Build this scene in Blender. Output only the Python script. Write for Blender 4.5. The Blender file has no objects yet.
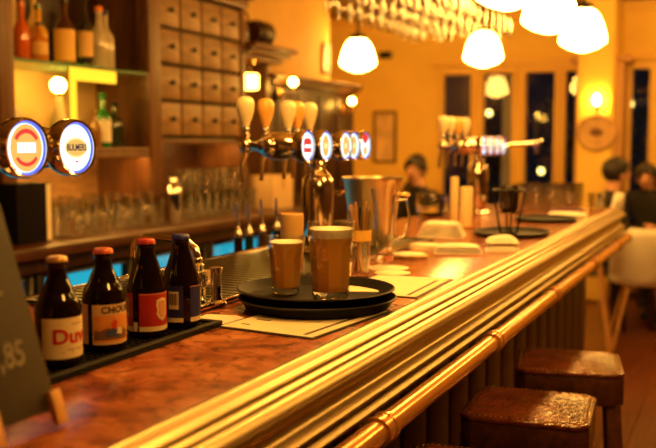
import bpy, bmesh, math, random
import numpy as np
from mathutils import Vector, Matrix
random.seed(7)
sc = bpy.context.scene
COL = sc.collection
rad = math.radians
PI = math.pi

# ------------------------------------------------------------------ camera, world, exposure
FPX, CAMZ = 900.0, 1.42
YAW, PITCH = rad(24.9), rad(5.1)
cam = bpy.data.cameras.new('camera')
cam.sensor_width = 36.0
cam.lens = 36.0 * FPX / 656.0
cam.clip_start = 0.02
cam.dof.use_dof = True
cam.dof.focus_distance = 1.80
cam.dof.aperture_fstop = 3.0
camo = bpy.data.objects.new('camera', cam)
COL.objects.link(camo)
camo.location = (0, 0, CAMZ)
camo.rotation_euler = (PI / 2 - PITCH, 0, YAW)
sc.camera = camo
w = bpy.data.worlds.new('night')
sc.world = w
w.use_nodes = True
w.node_tree.nodes['Background'].inputs[0].default_value = (0.02, 0.03, 0.05, 1)
w.node_tree.nodes['Background'].inputs[1].default_value = 0.15
sc.view_settings.view_transform = 'Standard'
sc.view_settings.look = 'None'
sc.view_settings.gamma = 1.0
sc.view_settings.use_curve_mapping = False
sc.view_settings.exposure = 0.28
sc.cycles.use_denoising = True
sc.cycles.max_bounces = 10
sc.cycles.transparent_max_bounces = 24
sc.cycles.sample_clamp_indirect = 6.0

WARM = (1.0, 0.40, 0.055)
PENDANT = 42.0

# pixel of the photograph -> point on a plane (used only to place things)
_f = np.array([-math.sin(YAW), math.cos(YAW), 0.0])
_R = np.array([math.cos(YAW), math.sin(YAW), 0.0])
_F = _f * math.cos(PITCH) + np.array([0, 0, -math.sin(PITCH)])
_U = np.cross(_R, _F)
_C = np.array([0, 0, CAMZ])
def _ray(x, y): return _F + _R * (x - 328) / FPX - _U * (y - 224) / FPX
def at_z(x, y, z):
    d = _ray(x, y); return _C + d * ((z - CAMZ) / d[2])
def at_x(x, y, X):
    d = _ray(x, y); return _C + d * (X / d[0])
def at_y(x, y, Y):
    d = _ray(x, y); return _C + d * (Y / d[1])

# ------------------------------------------------------------------ materials
MATS = {}
def _nodes(name):
    m = bpy.data.materials.new(name); m.use_nodes = True
    return m, m.node_tree, m.node_tree.nodes['Principled BSDF']
def pbr(name, col, rough=0.5, metal=0.0, noise=0.0, scale=20.0, bump=0.0, bscale=None, coat=0.0, stretch=None, trans=0.0, ior=1.45, sss=0.0, col2=None, spec=None):
    if name in MATS: return MATS[name]
    m, nt, b = _nodes(name)
    b.inputs['Base Color'].default_value = (*col, 1)
    b.inputs['Roughness'].default_value = rough
    b.inputs['Metallic'].default_value = metal
    b.inputs['Coat Weight'].default_value = coat
    b.inputs['Coat Roughness'].default_value = 0.08
    b.inputs['Transmission Weight'].default_value = trans
    b.inputs['IOR'].default_value = ior
    if spec is not None: b.inputs['Specular IOR Level'].default_value = spec
    if sss: b.inputs['Subsurface Weight'].default_value = sss
    if noise or bump:
        tc = nt.nodes.new('ShaderNodeTexCoord')
        mp = nt.nodes.new('ShaderNodeMapping')
        nt.links.new(tc.outputs['Object'], mp.inputs[0])
        if stretch: mp.inputs['Scale'].default_value = stretch
        n = nt.nodes.new('ShaderNodeTexNoise')
        n.inputs['Scale'].default_value = scale
        n.inputs['Detail'].default_value = 5
        nt.links.new(mp.outputs[0], n.inputs['Vector'])
        if noise:
            r = nt.nodes.new('ShaderNodeValToRGB')
            c2 = col2 or tuple(min(1, c * (1 + noise)) for c in col)
            c1 = tuple(c * (1 - noise) for c in col) if not col2 else col
            r.color_ramp.elements[0].position = 0.3; r.color_ramp.elements[1].position = 0.7
            r.color_ramp.elements[0].color = (*c1, 1); r.color_ramp.elements[1].color = (*c2, 1)
            nt.links.new(n.outputs[0], r.inputs[0]); nt.links.new(r.outputs[0], b.inputs['Base Color'])
        if bump:
            n2 = n
            if bscale:
                n2 = nt.nodes.new('ShaderNodeTexNoise'); n2.inputs['Scale'].default_value = bscale; n2.inputs['Detail'].default_value = 4
                nt.links.new(mp.outputs[0], n2.inputs['Vector'])
            bp = nt.nodes.new('ShaderNodeBump'); bp.inputs['Strength'].default_value = bump; bp.inputs['Distance'].default_value = 0.01
            nt.links.new(n2.outputs[0], bp.inputs['Height']); nt.links.new(bp.outputs[0], b.inputs['Normal'])
    MATS[name] = m
    return m
def emit(name, col, strength):
    if name in MATS: return MATS[name]
    m = bpy.data.materials.new(name); m.use_nodes = True
    nt = m.node_tree; nt.nodes.clear()
    e = nt.nodes.new('ShaderNodeEmission'); o = nt.nodes.new('ShaderNodeOutputMaterial')
    e.inputs[0].default_value = (*col, 1); e.inputs[1].default_value = strength
    nt.links.new(e.outputs[0], o.inputs[0]); MATS[name] = m
    return m
def thin_glass(name, tint=(0.95, 0.95, 0.95), gloss=0.55, rough=0.03, blend=0.25):
    if name in MATS: return MATS[name]
    m = bpy.data.materials.new(name); m.use_nodes = True
    nt = m.node_tree; nt.nodes.clear()
    t = nt.nodes.new('ShaderNodeBsdfTransparent'); g = nt.nodes.new('ShaderNodeBsdfGlossy')
    lw = nt.nodes.new('ShaderNodeLayerWeight'); mx = nt.nodes.new('ShaderNodeMixShader'); o = nt.nodes.new('ShaderNodeOutputMaterial')
    ml = nt.nodes.new('ShaderNodeMath'); ml.operation = 'MULTIPLY'; ml.inputs[1].default_value = gloss
    ad = nt.nodes.new('ShaderNodeMath'); ad.operation = 'ADD'; ad.inputs[1].default_value = 0.04
    lw.inputs[0].default_value = blend
    t.inputs[0].default_value = (*tint, 1); g.inputs['Roughness'].default_value = rough
    nt.links.new(lw.outputs['Facing'], ml.inputs[0]); nt.links.new(ml.outputs[0], ad.inputs[0]); nt.links.new(ad.outputs[0], mx.inputs[0])
    nt.links.new(t.outputs[0], mx.inputs[1]); nt.links.new(g.outputs[0], mx.inputs[2]); nt.links.new(mx.outputs[0], o.inputs[0])
    MATS[name] = m
    return m
def beer_mat(name, col):
    m, nt, b = _nodes(name)
    b.inputs['Base Color'].default_value = (*col, 1); b.inputs['Roughness'].default_value = 0.2
    tl = nt.nodes.new('ShaderNodeBsdfTranslucent'); tl.inputs[0].default_value = (*col, 1)
    mx = nt.nodes.new('ShaderNodeMixShader'); mx.inputs[0].default_value = 0.4
    out = [n for n in nt.nodes if n.type == 'OUTPUT_MATERIAL'][0]
    nt.links.new(b.outputs[0], mx.inputs[1]); nt.links.new(tl.outputs[0], mx.inputs[2]); nt.links.new(mx.outputs[0], out.inputs[0])
    MATS[name] = m
    return m

def bartop_mat():
    m, nt, b = _nodes('polished_red_stone')
    tc = nt.nodes.new('ShaderNodeTexCoord')
    n1 = nt.nodes.new('ShaderNodeTexNoise'); n1.inputs['Scale'].default_value = 9; n1.inputs['Detail'].default_value = 8; n1.inputs['Roughness'].default_value = 0.65; n1.inputs['Distortion'].default_value = 1.2
    n2 = nt.nodes.new('ShaderNodeTexNoise'); n2.inputs['Scale'].default_value = 38; n2.inputs['Detail'].default_value = 5; n2.inputs['Distortion'].default_value = 0.8
    for n in (n1, n2): nt.links.new(tc.outputs['Object'], n.inputs['Vector'])
    r1 = nt.nodes.new('ShaderNodeValToRGB')
    e = r1.color_ramp.elements
    e[0].position = 0.32; e[0].color = (0.13, 0.027, 0.012, 1)
    e[1].position = 0.68; e[1].color = (0.50, 0.19, 0.075, 1)
    k = e.new(0.5); k.color = (0.32, 0.09, 0.034, 1)
    r2 = nt.nodes.new('ShaderNodeValToRGB')
    r2.color_ramp.elements[0].position = 0.36; r2.color_ramp.elements[0].color = (0.35, 0.25, 0.22, 1)
    r2.color_ramp.elements[1].position = 0.5; r2.color_ramp.elements[1].color = (1, 1, 1, 1)
    mx = nt.nodes.new('ShaderNodeMix'); mx.data_type = 'RGBA'; mx.blend_type = 'MULTIPLY'; mx.inputs[0].default_value = 0.8
    nt.links.new(n1.outputs[0], r1.inputs[0]); nt.links.new(n2.outputs[0], r2.inputs[0])
    nt.links.new(r1.outputs[0], mx.inputs[6]); nt.links.new(r2.outputs[0], mx.inputs[7]); nt.links.new(mx.outputs[2], b.inputs['Base Color'])
    b.inputs['Roughness'].default_value = 0.2
    bp = nt.nodes.new('ShaderNodeBump'); bp.inputs['Strength'].default_value = 0.06; bp.inputs['Distance'].default_value = 0.004
    nt.links.new(n2.outputs[0], bp.inputs['Height']); nt.links.new(bp.outputs[0], b.inputs['Normal'])
    MATS['bartop'] = m
    return m
M_BARTOP = bartop_mat()
M_BRASS = pbr('worn_brass', (0.34, 0.27, 0.145), 0.33, 1.0, noise=0.10, scale=9, stretch=(1, 0.35, 1))
M_BRASS2 = pbr('polished_brass', (0.80, 0.52, 0.2), 0.2, 1.0)
M_RAIL = pbr('handrail_copper', (0.62, 0.30, 0.10), 0.2, 0.6, noise=0.1, scale=4, stretch=(1, 0.2, 1))
M_DWOOD = pbr('dark_wood', (0.032, 0.010, 0.004), 0.42, noise=0.5, scale=5, stretch=(6, 6, 0.6), bump=0.05)
M_DWOODY = pbr('dark_wood_long', (0.07, 0.022, 0.009), 0.35, noise=0.45, scale=6, stretch=(8, 0.8, 8))
M_MWOOD = pbr('brown_wood', (0.12, 0.048, 0.018), 0.4, noise=0.35, scale=5, stretch=(6, 6, 0.7))
M_DRAWER = pbr('drawer_wood', (0.25, 0.14, 0.06), 0.45, noise=0.3, scale=8, stretch=(1, 1, 4))
M_OAK = pbr('easel_wood', (0.62, 0.34, 0.12), 0.5, noise=0.2, scale=10, stretch=(5, 5, 0.6))
M_FLOOR = pbr('floor_wood', (0.15, 0.045, 0.016), 0.3, noise=0.4, scale=7, stretch=(8, 0.8, 1))
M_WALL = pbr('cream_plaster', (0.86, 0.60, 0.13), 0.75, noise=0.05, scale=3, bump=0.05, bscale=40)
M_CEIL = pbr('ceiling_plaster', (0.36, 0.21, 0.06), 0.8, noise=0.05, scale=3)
M_FRAME = pbr('window_paint', (0.82, 0.54, 0.13), 0.5)
M_CHROME = pbr('chrome', (0.80, 0.79, 0.76), 0.09, 1.0)
M_STEEL = pbr('brushed_steel', (0.09, 0.085, 0.08), 0.3, 1.0, noise=0.15, scale=30, stretch=(1, 0.1, 1))
M_GUN = pbr('dark_chrome', (0.68, 0.60, 0.50), 0.11, 1.0)
M_BLACK = pbr('black_plastic', (0.012, 0.011, 0.010), 0.32)
M_TRAY = pbr('black_tray', (0.008, 0.007, 0.006), 0.55, spec=0.12)
M_RUBBER = pbr('black_rubber', (0.008, 0.007, 0.006), 0.55, spec=0.25)
M_IRON = pbr('black_iron', (0.012, 0.010, 0.009), 0.45, 0.4)
M_LEATHER = None
M_PAPER = pbr('cream_paper', (0.82, 0.72, 0.52), 0.7, noise=0.05, scale=15)
M_CLOTH = pbr('white_cloth', (0.80, 0.74, 0.62), 0.85, bump=0.4, bscale=60, noise=0.06)
M_PLASTIC = pbr('white_shell_plastic', (0.80, 0.76, 0.68), 0.4)
M_GLASS = thin_glass('clear_glass', (0.98, 0.98, 0.98), 0.95, 0.02, 0.27)
M_GLASS2 = pbr('clear_glass_far', (1, 1, 1), 0.03, trans=1.0, ior=1.45)
M_RACKGLASS = thin_glass('rack_glass', (0.96, 0.96, 0.96), 0.45, 0.03, 0.2)
M_BACKGLASS = thin_glass('counter_glass', (0.96, 0.96, 0.95), 0.95, 0.035, 0.33)
M_SOLIDGLASS = pbr('solid_glass', (1, 1, 1), 0.02, trans=1.0, ior=1.5)
M_BROWNGLASS = pbr('brown_glass', (0.007, 0.0025, 0.001), 0.05)
M_SHELFGLASS = pbr('shelf_glass', (0.45, 0.85, 0.62), 0.08, trans=0.75)
M_LAMP = emit('opal_lamp', (1.0, 0.48, 0.08), PENDANT)
M_BULB = emit('warm_bulb', (1.0, 0.50, 0.06), 70)
M_AMBER = emit('amber_strip', (1.0, 0.50, 0.02), 1.6)
M_FACE = emit('medallion_white', (0.80, 0.97, 1.0), 1.35)
M_BLUE = emit('medallion_blue', (0.12, 0.16, 1.0), 1.6)
M_CYAN = emit('fridge_glow', (0.03, 0.50, 0.62), 1.0)
M_BEER = beer_mat('hazy_beer', (1.0, 0.64, 0.13))
M_FOAM = pbr('foam', (0.97, 0.90, 0.72), 0.8, bump=0.3, bscale=220, noise=0.05)
M_SKIN = pbr('skin', (0.62, 0.32, 0.20), 0.5, noise=0.06, scale=12)
M_HAIR = pbr('dark_hair', (0.018, 0.012, 0.009), 0.5, bump=0.5, bscale=70, noise=0.3, stretch=(1, 1, 0.2))
M_CLOTHB = pbr('black_cloth', (0.016, 0.014, 0.014), 0.85, noise=0.2, scale=12)
M_SLATE = pbr('chalkboard', (0.040, 0.029, 0.020), 0.75, noise=0.5, scale=6)
M_CHALK = pbr('chalk', (0.26, 0.23, 0.18), 0.95, noise=0.3, scale=90)

def leather_mat():
    m, nt, b = _nodes('embossed_leather')
    tc = nt.nodes.new('ShaderNodeTexCoord')
    n = nt.nodes.new('ShaderNodeTexNoise'); n.inputs['Scale'].default_value = 6; n.inputs['Detail'].default_value = 4
    v = nt.nodes.new('ShaderNodeTexVoronoi'); v.inputs['Scale'].default_value = 60
    wv = nt.nodes.new('ShaderNodeTexWave'); wv.wave_type = 'RINGS'; wv.rings_direction = 'Z'; wv.inputs['Scale'].default_value = 22; wv.inputs['Distortion'].default_value = 4; wv.inputs['Detail'].default_value = 1; wv.inputs['Detail Scale'].default_value = 3
    for x in (n, v, wv): nt.links.new(tc.outputs['Object'], x.inputs['Vector'])
    r = nt.nodes.new('ShaderNodeValToRGB')
    r.color_ramp.elements[0].position = 0.35; r.color_ramp.elements[0].color = (0.05, 0.011, 0.005, 1)
    r.color_ramp.elements[1].position = 0.7; r.color_ramp.elements[1].color = (0.27, 0.066, 0.02, 1)
    nt.links.new(n.outputs[0], r.inputs[0]); nt.links.new(r.outputs[0], b.inputs['Base Color'])
    ad = nt.nodes.new('ShaderNodeMath'); ad.operation = 'ADD'
    nt.links.new(v.outputs[0], ad.inputs[0]); nt.links.new(wv.outputs['Fac'], ad.inputs[1])
    bp = nt.nodes.new('ShaderNodeBump'); bp.inputs['Strength'].default_value = 0.3; bp.inputs['Distance'].default_value = 0.005
    nt.links.new(ad.outputs[0], bp.inputs['Height']); nt.links.new(bp.outputs[0], b.inputs['Normal'])
    b.inputs['Roughness'].default_value = 0.2
    return m
M_LEATHER = leather_mat()

# ------------------------------------------------------------------ mesh builder
class MB:
    def __init__(s): s.v, s.f = [], []
    def add(s, vs, fs, M=None):
        o = len(s.v)
        s.v += [tuple(M @ Vector(p)) if M else tuple(p) for p in vs]
        s.f += [tuple(i + o for i in f) for f in fs]
        return s
    def box(s, x0, x1, y0, y1, z0, z1, M=None):
        vs = [(x0,y0,z0),(x1,y0,z0),(x1,y1,z0),(x0,y1,z0),(x0,y0,z1),(x1,y0,z1),(x1,y1,z1),(x0,y1,z1)]
        return s.add(vs, [(3,2,1,0),(4,5,6,7),(0,1,5,4),(1,2,6,5),(2,3,7,6),(3,0,4,7)], M)
    def lathe(s, prof, seg=24, M=None, fn=None, arc=None):
        vs, fs = [], []
        n = len(prof)
        for i in range(seg):
            a = 2 * PI * i / seg
            for (r, z) in prof:
                k = fn(a, z) if fn else 1.0
                vs.append((r * k * math.cos(a), r * k * math.sin(a), z))
        for i in range(seg):
            j = (i + 1) % seg
            for q in range(n - 1):
                a, b, c, d = i*n+q, j*n+q, j*n+q+1, i*n+q+1
                if prof[q][0] < 1e-7 and prof[q+1][0] < 1e-7: continue
                if prof[q][0] < 1e-7: fs.append((a, c, d))
                elif prof[q+1][0] < 1e-7: fs.append((a, b, d))
                else: fs.append((a, b, c, d))
        return s.add(vs, fs, M)
    def tube(s, pts, r, seg=8, cap=True, M=None):
        pts = [Vector(p) for p in pts]
        rs = r if isinstance(r, (list, tuple)) else [r] * len(pts)
        vs, fs = [], []
        t = (pts[1] - pts[0]).normalized()
        nrm = t.orthogonal().normalized()
        for i, p in enumerate(pts):
            if i == 0: t = (pts[1] - p).normalized()
            elif i == len(pts) - 1: t = (p - pts[i-1]).normalized()
            else: t = ((pts[i+1] - p).normalized() + (p - pts[i-1]).normalized()).normalized()
            nrm = (nrm - t * nrm.dot(t)).normalized()
            b = t.cross(nrm)
            for k in range(seg):
                a = 2 * PI * k / seg
                vs.append(p + (nrm * math.cos(a) + b * math.sin(a)) * rs[i])
        for i in range(len(pts) - 1):
            for k in range(seg):
                l = (k + 1) % seg
                fs.append((i*seg+k, i*seg+l, (i+1)*seg+l, (i+1)*seg+k))
        if cap:
            fs.append(tuple(range(seg - 1, -1, -1))); fs.append(tuple((len(pts)-1)*seg + k for k in range(seg)))
        return s.add(vs, fs, M)
    def prism(s, poly, h0, h1, M=None):
        n = len(poly)
        vs = [(x, y, h0) for x, y in poly] + [(x, y, h1) for x, y in poly]
        fs = [tuple(range(n - 1, -1, -1)), tuple(range(n, 2 * n))] + [(i, (i+1) % n, n + (i+1) % n, n + i) for i in range(n)]
        return s.add(vs, fs, M)
    def ball(s, c, r, seg=12, M=None, sc_=(1, 1, 1)):
        n = max(6, seg // 2)
        prof = [(max(0.0, r * math.sin(PI * i / n)) if 0 < i < n else 0.0, -r * math.cos(PI * i / n)) for i in range(n + 1)]
        T = Matrix.Translation(c) @ Matrix.Diagonal((*sc_, 1))
        return s.lathe(prof, seg, (M @ T) if M else T)
    def mesh(s, name='m', bevel=0.0, smooth=True, bseg=2, ang=40):
        me = bpy.data.meshes.new(name)
        me.from_pydata(s.v, [], s.f)
        bm = bmesh.new(); bm.from_mesh(me)
        bmesh.ops.remove_doubles(bm, verts=bm.verts, dist=1e-6)
        bmesh.ops.recalc_face_normals(bm, faces=bm.faces)
        if bevel:
            es = [e for e in bm.edges if len(e.link_faces) == 2 and e.calc_face_angle(0) > 0.6]
            bmesh.ops.bevel(bm, geom=es, offset=bevel, segments=bseg, profile=0.5, affect='EDGES', clamp_overlap=True)
        bm.to_mesh(me); bm.free()
        if smooth:
            me.shade_smooth()
            me.set_sharp_from_angle(angle=rad(ang))
        return me
RX, RY, RZ = (lambda a: Matrix.Rotation(a, 4, 'X')), (lambda a: Matrix.Rotation(a, 4, 'Y')), (lambda a: Matrix.Rotation(a, 4, 'Z'))
T = lambda x, y, z: Matrix.Translation((x, y, z))

def part(name, me, mat, parent=None, loc=(0, 0, 0), rot=(0, 0, 0), label=None):
    o = bpy.data.objects.new(name, me)
    COL.objects.link(o)
    if mat:
        if len(me.materials) == 0: me.materials.append(mat)
        elif me.materials[0] != mat:
            o.material_slots[0].link = 'OBJECT'; o.material_slots[0].material = mat
    o.parent = parent; o.location = loc; o.rotation_euler = rot
    if label: o['label'] = label
    return o
def tag(o, label, cat, group=None):
    o['label'] = label; o['category'] = cat
    if group: o['group'] = group
    return o
def thing(name, label, cat, loc=(0, 0, 0), rz=0.0, group=None):
    o = bpy.data.objects.new(name, None); COL.objects.link(o)
    o.empty_display_size = 0.05
    o.location = loc; o.rotation_euler = (0, 0, rz)
    return tag(o, label, cat, group)
def struct(name, me, mat, label=None):
    o = part(name, me, mat); o['kind'] = 'structure'
    if label: o['label'] = label
    return o
def dup(root, loc, rz=None, label=None, group=None, parent=None):
    r = root.copy(); COL.objects.link(r); r.location = loc
    if rz is not None: r.rotation_euler = (0, 0, rz)
    if label: r['label'] = label
    if group: r['group'] = group
    for ch in list(root.children):
        c = ch.copy(); COL.objects.link(c); c.parent = r
        for g in ch.children:
            d = g.copy(); COL.objects.link(d); d.parent = c
    return r
def text_geo(s, size, bold=0.0, sub=0):
    cu = bpy.data.curves.new('t', 'FONT'); cu.body = s; cu.size = size; cu.align_x = 'CENTER'; cu.align_y = 'CENTER'; cu.offset = bold; cu.resolution_u = 3
    ob = bpy.data.objects.new('t', cu); COL.objects.link(ob)
    dg = bpy.context.evaluated_depsgraph_get()
    me = bpy.data.meshes.new_from_object(ob.evaluated_get(dg))
    bpy.data.objects.remove(ob); bpy.data.curves.remove(cu)
    bm = bmesh.new(); bm.from_mesh(me)
    bmesh.ops.triangulate(bm, faces=bm.faces)
    if sub: bmesh.ops.subdivide_edges(bm, edges=[e for e in bm.edges if e.calc_length() > size * 0.12], cuts=sub, use_grid_fill=True)
    bm.verts.ensure_lookup_table()
    vs = [tuple(v.co) for v in bm.verts]; fs = [tuple(v.index for v in f.verts) for f in bm.faces]
    bm.free(); bpy.data.meshes.remove(me)
    return vs, fs
def plane_M(o, u, v, n=None):
    u = Vector(u).normalized(); v = Vector(v).normalized(); n = u.cross(v)
    M = Matrix.Identity(4)
    for i in range(3): M[i][0], M[i][1], M[i][2], M[i][3] = u[i], v[i], n[i], o[i]
    return M

# ================================================================== THE SETTING
BT = 1.08                                    # bar top height
YF = 9.0                                     # window wall
struct('floor', MB().box(-4.7, 3.4, -2.6, 11.5, -0.06, -0.012).mesh(), M_FLOOR)
floor = bpy.data.objects['floor']
pm = MB().box(-0.064, 0.064, 0, 1.246, -0.012, 0).mesh(bevel=0.002, bseg=1)
for i in range(15):
    for j in range(5):
        part('plank', pm, M_FLOOR, floor, (-0.66 + i * 0.13, 1.9 + j * 1.25 + (i * 0.47) % 1.25, 0))
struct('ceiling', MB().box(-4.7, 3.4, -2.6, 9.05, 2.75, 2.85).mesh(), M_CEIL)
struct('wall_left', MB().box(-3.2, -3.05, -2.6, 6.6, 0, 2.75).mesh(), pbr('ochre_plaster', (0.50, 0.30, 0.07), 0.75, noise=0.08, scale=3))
struct('wall_alcove', MB().box(-4.7, -4.6, 6.6, 9.0, 0, 2.75).box(-4.7, -3.2, 6.5, 6.6, 0, 2.75).mesh(), M_WALL)
struct('wall_right', MB().box(3.3, 3.4, -2.6, 9.0, 0, 2.75).mesh(), M_MWOOD)
struct('wall_rear', MB().box(-4.7, 3.4, -2.7, -2.6, 0, 2.75).mesh(), M_MWOOD)
wins = [(-2.88, -2.55), (-2.46, -2.13), (-2.03, -1.71), (-1.64, -1.47), (-1.03, -0.83), (-0.72, -0.40)]
wz0, wz1 = 0.25, 2.14
b = MB(); x = -4.6
for a, c in wins:
    b.box(x, a, YF, YF + 0.12, 0, 2.75); b.box(a, c, YF, YF + 0.12, wz1, 2.75); b.box(a, c, YF, YF + 0.12, 0, wz0); x = c
b.box(x, 3.3, YF, YF + 0.12, 0, 2.75)
struct('wall_far', b.mesh(), M_WALL)
for i, (a, c) in enumerate(wins):
    f = MB()
    t = 0.018
    f.box(a - 0.03, a + t, YF - 0.03, YF + 0.06, wz0, wz1).box(c - t, c + 0.03, YF - 0.03, YF + 0.06, wz0, wz1)
    f.box(a - 0.03, c + 0.03, YF - 0.032, YF + 0.06, wz1 - t, wz1 + 0.05).box(a - 0.03, c + 0.03, YF - 0.04, YF + 0.06, wz0 - 0.04, wz0 + t)
    wo = struct('window_%d' % (i + 1), f.mesh(bevel=0.004), M_FRAME)
    part('pane', MB().box(a + t, c - t, YF + 0.03, YF + 0.036, wz0 + t, wz1 - t).mesh(), thin_glass('window_glass', (0.85, 0.85, 0.85), 0.12, 0.02, 0.2), wo)
# header board over the windows and the pillar between them
struct('trim_1', MB().box(-2.95, 3.3, YF - 0.05, YF, 2.2, 2.26).mesh(bevel=0.008), M_FRAME)
struct('wall_pillar', MB().box(-1.40, -1.10, 8.35, 8.99, 0, 2.75).mesh(bevel=0.01), M_WALL)
struct('trim_2', MB().box(-1.46, -1.04, 8.60, 8.98, 0, 2.16).box(-1.52, -0.98, 8.58, 8.985, 2.16, 2.22).mesh(bevel=0.01), pbr('ochre_wood', (0.55, 0.32, 0.12), 0.5))
# cornice along ceiling and a dark beam
struct('trim_3', MB().box(-4.6, 3.3, YF - 0.07, YF - 0.001, 2.66, 2.75).mesh(bevel=0.015), M_FRAME)
# dark panelling with a moulded cap behind the bar's far part
pn = MB().box(-3.05, -2.83, 5.2, 6.58, 0, 1.84).mesh(bevel=0.004)
pw = struct('trim_4', pn, M_DWOOD)
part('cap_moulding', MB().box(-3.05, -2.76, 5.16, 6.60, 1.84, 1.875).box(-3.05, -2.79, 5.18, 6.59, 1.81, 1.84).mesh(bevel=0.008), M_MWOOD, pw)
for k in range(4):
    part('panel', MB().box(-2.835, -2.818, 5.27 + k * 0.325, 5.54 + k * 0.325, 1.08, 1.76).mesh(bevel=0.006), M_DWOOD, pw)

# night garden beyond the panes
struct('ground', MB().box(-9, 6, 11.5, 18, -0.1, -0.02).mesh(), pbr('night_ground', (0.02, 0.025, 0.015), 0.9, noise=0.3))
M_LEAF = pbr('leaf', (0.05, 0.10, 0.025), 0.6, noise=0.5, scale=4)
def shrub(x, y, h, rr, label):
    t = thing('garden_shrub', label, 'shrub', (x, y, -0.012 if y < 11.5 else -0.02), group='shrubs outside the windows')
    part('stem', MB().tube([(0, 0, 0), (0.03, 0, h * 0.5), (0, 0.02, h * 0.8)], [0.03, 0.02, 0.01], 6).mesh(), M_DWOOD, t)
    m = MB()
    for _ in range(700):
        a, u, q = random.random() * 6.283, random.uniform(-1, 1), random.random() ** 0.4
        s = math.sqrt(1 - u * u) * q * rr
        p = Vector((s * math.cos(a), s * math.sin(a), h * 0.56 + u * q * h * 0.46))
        R = Matrix.Translation(p) @ Matrix.Rotation(random.random() * 6, 4, 'Z') @ Matrix.Rotation(random.uniform(-1, 1), 4, 'X')
        k = random.uniform(0.04, 0.07)
        m.add([(-k * .5, 0, 0), (0, -k, 0.01), (k * .5, 0, 0), (0, k, 0.01)], [(0, 1, 2, 3)], R)
    fo = part('foliage', m.mesh(smooth=False), M_LEAF, t); fo['kind'] = 'stuff'
for x, y, h, r_ in [(-3.7, 10.4, 2.3, .45), (-2.75, 10.6, 2.2, .45), (-1.8, 10.6, 2.4, .45), (-0.85, 10.6, 2.3, .45), (0.1, 10.6, 2.2, .45)]:
    shrub(x, y, h, r_, 'dark leafy shrub standing outside behind the window panes')
gp = thing('veranda_post', 'pale square post outside behind a window pane', 'post', (-2.30, 9.5, -0.012))
part('shaft', MB().box(-0.06, 0.06, -0.06, 0.06, 0.05, 2.6).mesh(bevel=0.005), pbr('pale_post', (0.75, 0.75, 0.78), 0.6), gp)
part('plinth', MB().box(-0.08, 0.08, -0.08, 0.08, 0, 0.05).mesh(bevel=0.005), pbr('pale_post', (0.75, 0.75, 0.78), 0.6), gp)
for px_, py_, YY, lab in [(489, 113, 9.85, 'round garden lamp glowing behind the second window'), (541, 171, 9.8, 'low round garden lamp glowing behind the third window'), (630, 104, 9.8, 'round white garden lamp glowing behind the window right of the pillar')]:
    p = at_y(px_, py_, YY)
    t = thing('garden_lamp', lab, 'lamp', (p[0], p[1], -0.012))
    part('post', MB().lathe([(0, 0), (0.06, 0), (0.06, 0.03), (0.012, 0.05), (0.012, p[2] - 0.03)], 10).mesh(), M_IRON, t)
    part('globe', MB().ball((0, 0, p[2] + 0.012), 0.034, 14).mesh(), emit('garden_globe', (1.0, 0.72, 0.16), 7), t)

# ================================================================== BAR COUNTER
BX0, BX1, BY0, BY1 = -1.42, -0.632, -0.6, 4.99
bar = thing('bar_counter', 'long bar counter with red stone top, brass edge and copper handrail', 'bar counter', (0, 0, 0))
part('carcass', MB().box(BX0 + 0.02, -0.775, BY0 + 0.03, BY1 - 0.12, 0, 1.03).mesh(), M_DWOOD, bar)
part('counter_top', MB().box(BX0, BX1 - 0.004, BY0, BY1 - 0.01, 1.03, BT).mesh(bevel=0.003), M_BARTOP, bar)
prof = [(-0.640, 1.030), (-0.640, 1.0805), (-0.634, 1.0845), (-0.624, 1.0830), (-0.618, 1.0760), (-0.612, 1.0735), (-0.606, 1.0735), (-0.602, 1.070),
        (-0.602, 1.0655), (-0.596, 1.0655), (-0.590, 1.062), (-0.590, 1.0575), (-0.584, 1.0575), (-0.575, 1.053), (-0.571, 1.045), (-0.575, 1.037), (-0.586, 1.033),
        (-0.592, 1.030), (-0.597, 1.012), (-0.596, 0.998), (-0.589, 0.992), (-0.578, 0.990), (-0.573, 0.983), (-0.576, 0.975), (-0.586, 0.972),
        (-0.586, 0.968), (-0.578, 0.966), (-0.572, 0.958), (-0.576, 0.949), (-0.588, 0.945), (-0.640, 0.945), (-0.640, 1.0)]
poly = [(x, z) for x, z in prof]
b = MB(); n = len(poly)
for yy in (BY0, BY1):
    b.v += [(x, yy, z) for x, z in poly]
b.f += [tuple(range(n)), tuple(range(2 * n - 1, n - 1, -1))] + [(i, (i+1) % n, n + (i+1) % n, n + i) for i in range(n)]
part('brass_edge', b.mesh(ang=50), M_BRASS, bar, label='moulded worn brass edge strip')
part('end_panel', MB().box(BX0 + 0.01, -0.755, BY1 - 0.12, BY1 - 0.08, 0, 1.03).mesh(bevel=0.003), M_DWOOD, bar)
pmesh = MB().box(-0.014, 0.014, -0.088, 0.088, 0, 0.944).mesh(bevel=0.006)
strip = MB().box(-0.02, -0.004, -0.0115, 0.0115, 0, 0.944).mesh(bevel=0.001)
k = 0
yy = -0.45
while yy < BY1 - 0.2:
    part('panel', pmesh, M_DWOOD, bar, (-0.762, yy, 0))
    part('panel_batten', strip, M_DWOOD, bar, (-0.754, yy + 0.1, 0))
    yy += 0.2
part('plinth', MB().box(-0.775, -0.742, BY0 + 0.03, BY1 - 0.12, 0, 0.09).mesh(bevel=0.004), M_DWOOD, bar)
part('soffit', MB().box(-0.78, -0.64, BY0 + 0.03, BY1 - 0.04, 0.945, 1.029).mesh(), M_DWOOD, bar)
HRX, HRZ = -0.54, 0.942
rail = part('handrail', MB().tube([(HRX, BY0, HRZ), (HRX, 4.78, HRZ)], 0.0215, 20).mesh(), M_RAIL, bar, label='copper coloured tubular handrail')
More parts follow.
